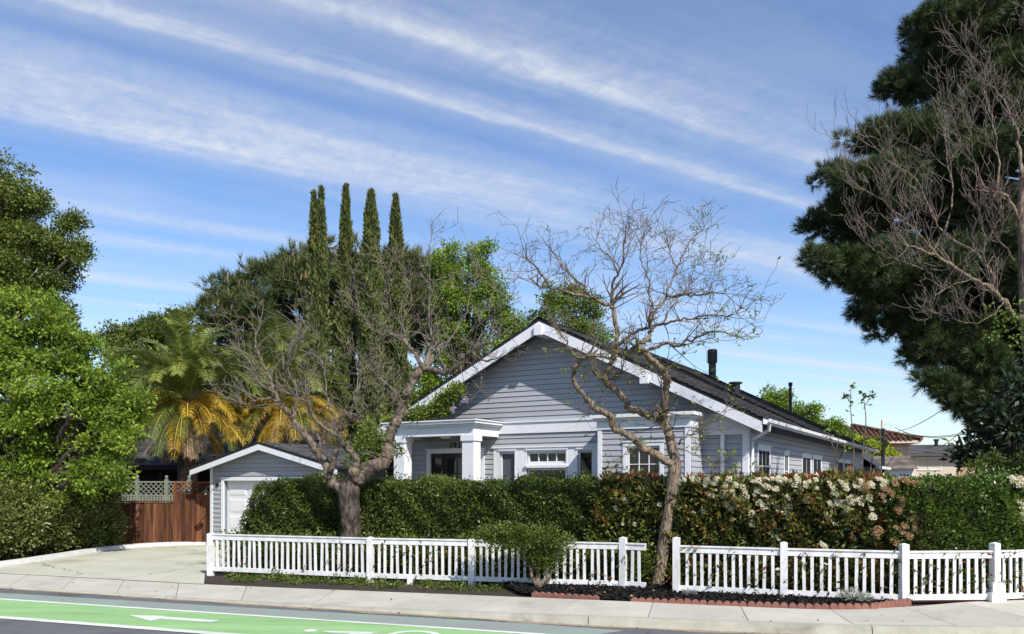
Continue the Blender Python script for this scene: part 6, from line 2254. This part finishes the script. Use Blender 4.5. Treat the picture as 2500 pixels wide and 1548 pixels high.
# tangled shrubs along the driveway's left kerb
random.seed(71)
ivs = [('dense ivy covered shrub mass along the driveway kerb nearest the street', [(-12.6, 16.6, 0.8, 0.9, 0.9, 0.95), (-12.7, 17.6, 1.2, 1.0, 0.9, 1.25), (-12.4, 18.6, 0.9, 0.85, 0.8, 1.0), (-13.4, 18.2, 1.6, 0.9, 1.0, 1.2)]),
       ('olive green shrub mass in the middle of the driveway kerb', [(-12.3, 19.6, 0.9, 0.85, 0.8, 1.0), (-12.5, 20.4, 1.35, 1.0, 0.9, 1.1), (-12.2, 21.2, 0.8, 0.85, 0.8, 0.85), (-13.2, 20.8, 1.9, 0.9, 0.9, 0.8)]),
       ('rounded dark shrub beside the low redwood fence', [(-12.0, 22.2, 0.75, 0.85, 0.7, 0.8), (-12.0, 23.0, 1.2, 0.8, 0.6, 0.95), (-11.7, 23.3, 1.95, 0.65, 0.5, 0.55), (-12.4, 23.2, 2.2, 0.7, 0.5, 0.6), (-11.55, 23.2, 0.55, 0.5, 0.5, 0.55)])]
for lab, bls in ivs:
    o0 = (bls[0][0], bls[0][1], 0.05)
    e = empty('ivy_shrub', o0, 0, lab, 'shrub', 'shrubs along the driveway kerb')
    crown('foliage', e, bls, o0, M['ivy'], 75, 22, 0.09, 0.075, 0.05, 0.45)
    mb = MB()
    for b in bls:
        for k in range(6):
            x0_, y0_ = b[0] - o0[0] + random.uniform(-.3, .3), b[1] - o0[1] + random.uniform(-.3, .3)
            mb.tube([(x0_, y0_, -0.1), (x0_ + random.uniform(-.15, .15), y0_, b[2] * 0.6), (x0_ + random.uniform(-.3, .3), y0_ + random.uniform(-.3, .3), b[2] + b[5] * 0.6)], [0.03, 0.02, 0.008], 5)
    mb.build('stems', M['bark_dark'], e)

# vine on the left eave and porch of the house
vi = empty('climbing_vine', (-3.2, 20.6, 0.05), 0, 'light green vine with pale lilac blooms climbing over the porch roof', 'vine')
vb = []
for (px_, py_, r_, yy) in [(1075, 985, 22, 21.2), (1100, 965, 20, 21.0), (1115, 955, 14, 20.9), (1085, 1000, 14, 21.0), (1020, 1010, 20, 21.0), (1045, 1015, 14, 21.2), (995, 1025, 18, 21.3), (960, 1030, 16, 21.8), (915, 1100, 24, 22.0), (890, 1080, 18, 22.3), (900, 1125, 18, 22.2), (965, 1095, 12, 20.7), (875, 1120, 14, 22.5), (935, 1080, 14, 22)]:
    c = at(px_, py_, yy)
    r_ = r_ / FPX * yy
    vb.append((c[0], c[1], c[2], r_, r_, r_))
crown('foliage', vi, vb, (-3.2, 20.6, 0.05), M['vine'], 60, 14, 0.07, 0.10, 0.05, 0.25)
mb = MB()
vs_ = [at(890, 1180, 22.3), at(900, 1120, 22.2), at(930, 1070, 21.9), at(985, 1028, 21.3), at(1040, 1012, 21.1), at(1085, 985, 21.0), at(1115, 955, 20.9)]
w = smooth_poly([(p[0] + 3.2, p[1] - 20.6, p[2] - 0.05) for p in vs_], 4)
w = [(w[0][0], w[0][1], -0.1)] + w
mb.tube(w, [0.025] * len(w), 5)
mb.build('stem', M['bark_dark'], vi, True)
fb = []
for (px_, py_) in [(1130, 975), (1137, 978), (1105, 998)]:
    c = at(px_, py_, 20.8)
    fb.append((c[0], c[1], c[2], 0.06, 0.06, 0.10))
V, R = blob_leaves(fb, 120, 10, 0.02, 0.035, 0.03, 0.2)
V -= np.array((-3.2, 20.6, 0.05))
tag(quads('blooms', V, R, M['wisteria'], vi), kind='stuff')

# spring shoots sprouting at the pollard's head
bl_ = pxblobs([(868, 1095, 16), (858, 1125, 12), (885, 1070, 22), (905, 1050, 22), (880, 1110, 14), (925, 1060, 18)], 16.2, 0.3)
V, R = blob_leaves(bl_, 40, 10, 0.06, 0.085, 0.045, 0.2)
V -= np.array(org1)
tag(quads('spring_shoots', V, R, M['vine'], t1), kind='stuff')

# saplings by the side wall
random.seed(80)
for lab, Y_, stems in (('thin sapling with two tall leafy leaders before the side wall', 17.6, [[(2082, 1165), (2084, 1100), (2080, 1040), (2076, 985), (2078, 945)], [(2100, 1165), (2108, 1090), (2114, 1030), (2110, 985), (2106, 958)], [(2112, 990), (2122, 975), (2130, 962)], [(2078, 985), (2068, 972), (2062, 965)]]),
                       ('low forked sapling before the rear windows', 17.2, [[(2044, 1165), (2040, 1110), (2028, 1075), (2020, 1045)], [(2042, 1130), (2060, 1100), (2068, 1085)], [(2040, 1105), (2048, 1070), (2050, 1055)]]),
                       ('twiggy sapling right of the tall leafy leaders', 17.9, [[(2125, 1165), (2130, 1120), (2140, 1085), (2150, 1060)], [(2150, 1165), (2158, 1110), (2160, 1080)], [(2130, 1120), (2115, 1090), (2105, 1070)]])):
    o0 = (at(stems[0][0][0], 1165, Y_)[0], Y_, 0.08)
    e = empty('sapling', o0, 0, lab, 'tree', 'saplings beside the house')
    mb = MB()
    P_, D_ = [], []
    for i, st_ in enumerate(stems):
        w = limb_world(st_, Y_, 0, random.uniform(-.2, .2), o0)
        if i < 2 and st_[0][1] > 1160:
            w = [(w[0][0] * 0.6, w[0][1], -0.1)] + w
        w = smooth_poly(w, 4)
        mb.tube(w, list(np.linspace(0.02 if i < 2 else 0.01, 0.006, len(w))), 5)
        for k in range(16 if lab.startswith('thin') else 12):
            q = w[int(len(w) * random.uniform(0.55, 0.999) ** 0.6)]
            P_.append(np.array(q) + rng.normal(0, 0.025, 3))
            D_.append(np.array((random.gauss(0, 1), random.gauss(0, 1), random.gauss(-0.1, 0.5))))
    mb.build('stem', M['twig_pale'], e, True)
    P_ = np.array(P_)
    quads('leaves', leaf_quads(P_, np.array(D_), 0.11 * rng.uniform(0.7, 1.2, len(P_)), 0.065), rng.uniform(0.1, 0.9, len(P_)), M['bgtree2'], e)['kind'] = 'stuff'
# ------------------------------------------------------------------ neighbouring houses
M['shade_wall'] = surf('shade_dark_wall', (0.030, 0.024, 0.020), (0.018, 0.015, 0.013), 5, 0.9)  # near-black brown puts the deep shade under the overhang into the colour
M['peach'] = surf('peach_stucco', (0.62, 0.42, 0.31), (0.56, 0.38, 0.28), 3, 0.9)
M['peach_trim'] = surf('pale_peach_trim', (0.66, 0.52, 0.42), None, 3, 0.8)
M['tile'] = surf('clay_tile', (0.17, 0.085, 0.055), (0.085, 0.05, 0.036), 8, 0.9, objvar=0.5, attr=True)
M['beige'] = surf('beige_stucco', (0.56, 0.50, 0.40), None, 3, 0.9)
M['pinkwall'] = surf('pink_wall', (0.50, 0.31, 0.22), None, 3, 0.9)
M['brownshingle'] = surf('brown_shingle', (0.20, 0.17, 0.14), (0.12, 0.10, 0.085), 20, 0.9, objvar=0.4, attr=True)
M['curtain'] = surf('curtained_glass', (0.26, 0.27, 0.32), (0.20, 0.21, 0.25), 3, 0.2)

# left: house behind the palms, its deep shade painted into the wall colour
nb = empty('neighbour_house', (-19.0, 31.0, 0), math.radians(4), 'house with shade painted walls and grey shingle roof half hidden behind palm and spring green tree', 'house')
m_ = MB()
m_.box(-3, 11.5, 1.6, 9, 0, 2.6)
m_.build('wall', M['shade_wall'], nb)
m_ = MB()
rt = [(-3.8, -0.4, 2.55), (11.9, -0.4, 2.55), (11.0, 5.3, 5.3), (-3.8, 5.3, 5.3)]
m_.add(rt + [(p[0], p[1], p[2] - 0.12) for p in rt], [(0, 1, 2, 3), (7, 6, 5, 4), (0, 4, 5, 1), (1, 5, 6, 2), (2, 6, 7, 3), (3, 7, 4, 0)])
rb = [(-3.8, 5.3, 5.3), (11.0, 5.3, 5.3), (11.9, 11, 2.55), (-3.8, 11, 2.55)]
m_.add(rb, [(0, 1, 2, 3)])
nr = m_.build('roof', M['roofedge'], nb)
shingles(nr, (-3.8, -0.42, 2.55), (1, 0, 0), (0, 5.7, 2.75), 15.5, 6.3, tab=0.5, course=0.2, mat=M['shingle_dark'])
m_ = MB()
m_.box(-3.8, 11.9, -0.44, -0.41, 2.38, 2.54)
m_.build('fascia', M['shade_wall'], nr)
for xx in (-3.5, 1.0, 5.5, 11.3):
    m_ = MB()
    m_.box(xx, xx + 0.14, -0.1, 0.04, 0, 2.45)
    m_.build('post', M['shade_wall'], nb)

# right: peach house with clay tiles
px0 = at(2085, 1110, 55.0)
ph0 = (px0[0], 55.0, 0)
ps = empty('peach_house', ph0, math.radians(-12), 'peach stucco house with clay tile roof beyond the rear wing', 'house')
W_ = 4.0
m_ = MB()
m_.box(-3.0, W_ - 0.55, 0, 6, 0, 4.6)
m_.build('wall', M['peach'], ps)
m_ = MB()
m_.box(-3.4, W_, -0.75, 6.8, 4.45, 4.62)
m_.build('eave', M['peach_trim'], ps)
m_ = MB()
m_.add([(-3.4, -0.75, 4.62), (W_, -0.75, 4.62), (W_, 6.8, 4.62), (-3.4, 6.8, 4.62), (-1.2, 3.0, 5.85), (0.4, 3.0, 5.8)], [(0, 1, 5, 4), (1, 2, 5), (2, 3, 4, 5), (3, 0, 4)])
pr_ = m_.build('roof', M['tile'], ps)
m_ = MB()
for i in range(26):
    x0_ = -3.4 + i * 0.30
    for j in range(9):
        f0, f1 = j / 9, (j + 1.15) / 9
        xa0, xa1 = x0_ + 0.15, x0_ + 0.15
        lim = 0.4 + (W_ - 0.4) * (1 - f1)
        if xa1 > lim or xa1 < -3.4 + 2.2 * f1:
            continue
        y0_, y1_ = -0.80 + 3.8 * f0, -0.80 + 3.8 * min(1, f1)
        z0_, z1_ = 4.64 + 1.2 * f0 + 0.05, 4.64 + 1.2 * min(1, f1)
        m_.tube([(xa0, y0_, z0_), (xa0, y1_, z1_)], [0.12, 0.10], 7, random.random())
for i in range(16):      # hip caps and right-hand slope edge
    f0, f1 = i / 16, (i + 1.2) / 16
    a_, b_ = np.array((W_, -0.78, 4.72)), np.array((0.4, 3.0, 5.92))
    q0, q1 = a_ + (b_ - a_) * f0, a_ + (b_ - a_) * min(1, f1)
    m_.tube([tuple(q0), tuple(q1)], [0.16, 0.13], 8, random.random())
tag(m_.build('roof_tiles', M['tile'], pr_), kind='stuff')
PF = front(0.0)
window(ps, PF, 2.55, 2.95, 3.0, 4.1, cols=2, rows=1, casing=0.05)
m_ = MB()
m_.tube([(1.9, 0.6, 4.7), (1.9, 0.6, 6.05)], [0.08, 0.08], 8)
m_.tube([(2.0, 0.55, 5.7), (2.25, 0.5, 5.85), (2.45, 0.5, 5.75), (2.4, 0.5, 5.55), (2.55, 0.5, 5.6)], [0.02] * 5, 5)
m_.build('service_mast', M['peach_trim'], ps)

# beige house with dark roof
b0 = at(2205, 1140, 60.0)
bh = empty('beige_house', (b0[0], 60.0, 0), math.radians(-3), 'beige house with low dark shingle roof left of the magnolia', 'house')
m_ = MB()
m_.box(0.2, 9.0, 0, 6, 0, 3.95)
m_.build('wall', M['beige'], bh)
m_ = MB()
m_.box(3.0, 9.0, -2.0, -1.8, 0, 3.0)
m_.build('garden_wall', M['pinkwall'], bh)
m_ = MB()
m_.add([(-0.3, -0.7, 3.95), (9.5, -0.7, 3.95), (9.5, 3.0, 4.75), (-0.3, 3.0, 4.75), (9.5, 6.7, 3.95), (-0.3, 6.7, 3.95), (-0.3, -0.7, 3.8), (9.5, -0.7, 3.8)], [(0, 1, 2, 3), (3, 2, 4, 5), (6, 7, 1, 0), (0, 3, 5)])
br_ = m_.build('roof', M['shingle'], bh)
shingles(br_, (-0.3, -0.72, 3.95), (1, 0, 0), (0, 3.7, 0.8), 9.8, 3.78, tab=0.6, course=0.25)
m_ = MB()
m_.tube([(3.45, 2.4, 4.6), (3.45, 2.4, 5.0), (3.45, 2.4, 5.02), (3.45, 2.4, 5.15)], [0.13, 0.13, 0.2, 0.2], 10)
m_.build('vent_pipe', M['black'], br_)
window(bh, PF, 1.05, 1.75, 2.8, 3.62, casing=0.05, glass=M['glass'])
window(bh, PF, 1.80, 2.65, 2.8, 3.62, casing=0.05, glass=M['curtain'])

# small outbuilding with brown shingles and a white gable
g0 = at(2165, 1140, 40.0)
ob = empty('outbuilding', (g0[0], 40.0, 0), math.radians(-8), 'small outbuilding with brown shingle roof and white gable end', 'shed')
m_ = MB()
m_.box(-1.2, 1.25, 0, 1.9, 0, 2.62)
m_.add([(1.252, -0.1, 2.6), (1.252, 2.0, 2.6), (1.252, 0.95, 3.15)], [(0, 1, 2)])
m_.build('wall', M['trim'], ob)
m_ = MB()
m_.add([(-1.5, -0.3, 2.55), (1.35, -0.3, 2.55), (1.35, 0.95, 3.2), (-1.5, 0.95, 3.2), (1.35, 2.2, 2.55), (-1.5, 2.2, 2.55)], [(0, 1, 2, 3), (3, 2, 4, 5)])
or_ = m_.build('roof', M['brownshingle'], ob)
shingles(or_, (-1.5, -0.32, 2.55), (1, 0, 0), (0, 1.25, 0.65), 2.85, 1.4, tab=0.35, course=0.14, mat=M['brownshingle'])

# dark post and utility wires
m_ = MB()
c = at(2156, 1112, 38.0)
m_.tube([(0, 0, -0.2), (0, 0, at(2156, 1046, 38.0)[2])], [0.09, 0.08], 8)
pl = m_.build('utility_post', M['black'])
pl.location = (c[0], c[1], 0)
tag(pl, 'thin black post standing before the peach house', 'post')


def wire(label, a, b, sag, r=0.018):
    m_ = MB()
    A_, B_ = Vector(at(*a)), Vector(at(*b))
    n = 18
    pts_ = [tuple(A_.lerp(B_, i / n) + Vector((0, 0, -sag * 4 * (i / n) * (1 - i / n))) - A_) for i in range(n + 1)]
    m_.tube(pts_, [r] * (n + 1), 5)
    o = m_.build('utility_wire', M['black'])
    o.location = A_
    tag(o, label, 'wire', 'utility wires at the right')


wire('uppermost wire rising steeply from the tile roof into the pine', (2192, 1053, 54.0), (2420, 905, 26.0), 0.35)
wire('sagging wire from the roof mast, flattest of the bundle', (2184, 1043, 55.2), (2560, 980, 26.0), 0.9)
wire('wire below the flattest one running into the magnolia', (2206, 1055, 53.8), (2560, 985, 26.0), 0.6, 0.016)
wire('thin lowest wire of the bundle above the tile eave', (2228, 1062, 53.5), (2560, 990, 26.0), 0.5)
wire('steep wire crossing the beige house roof', (2262, 1104, 56.0), (2480, 910, 26.0), 0.5)
wire('faint wire just above the beige house ridge', (2250, 1088, 57.0), (2500, 1060, 30.0), 0.2)

SC.cycles.max_bounces = 6
SC.cycles.transparent_max_bounces = 4
SC.cycles.use_denoising = True
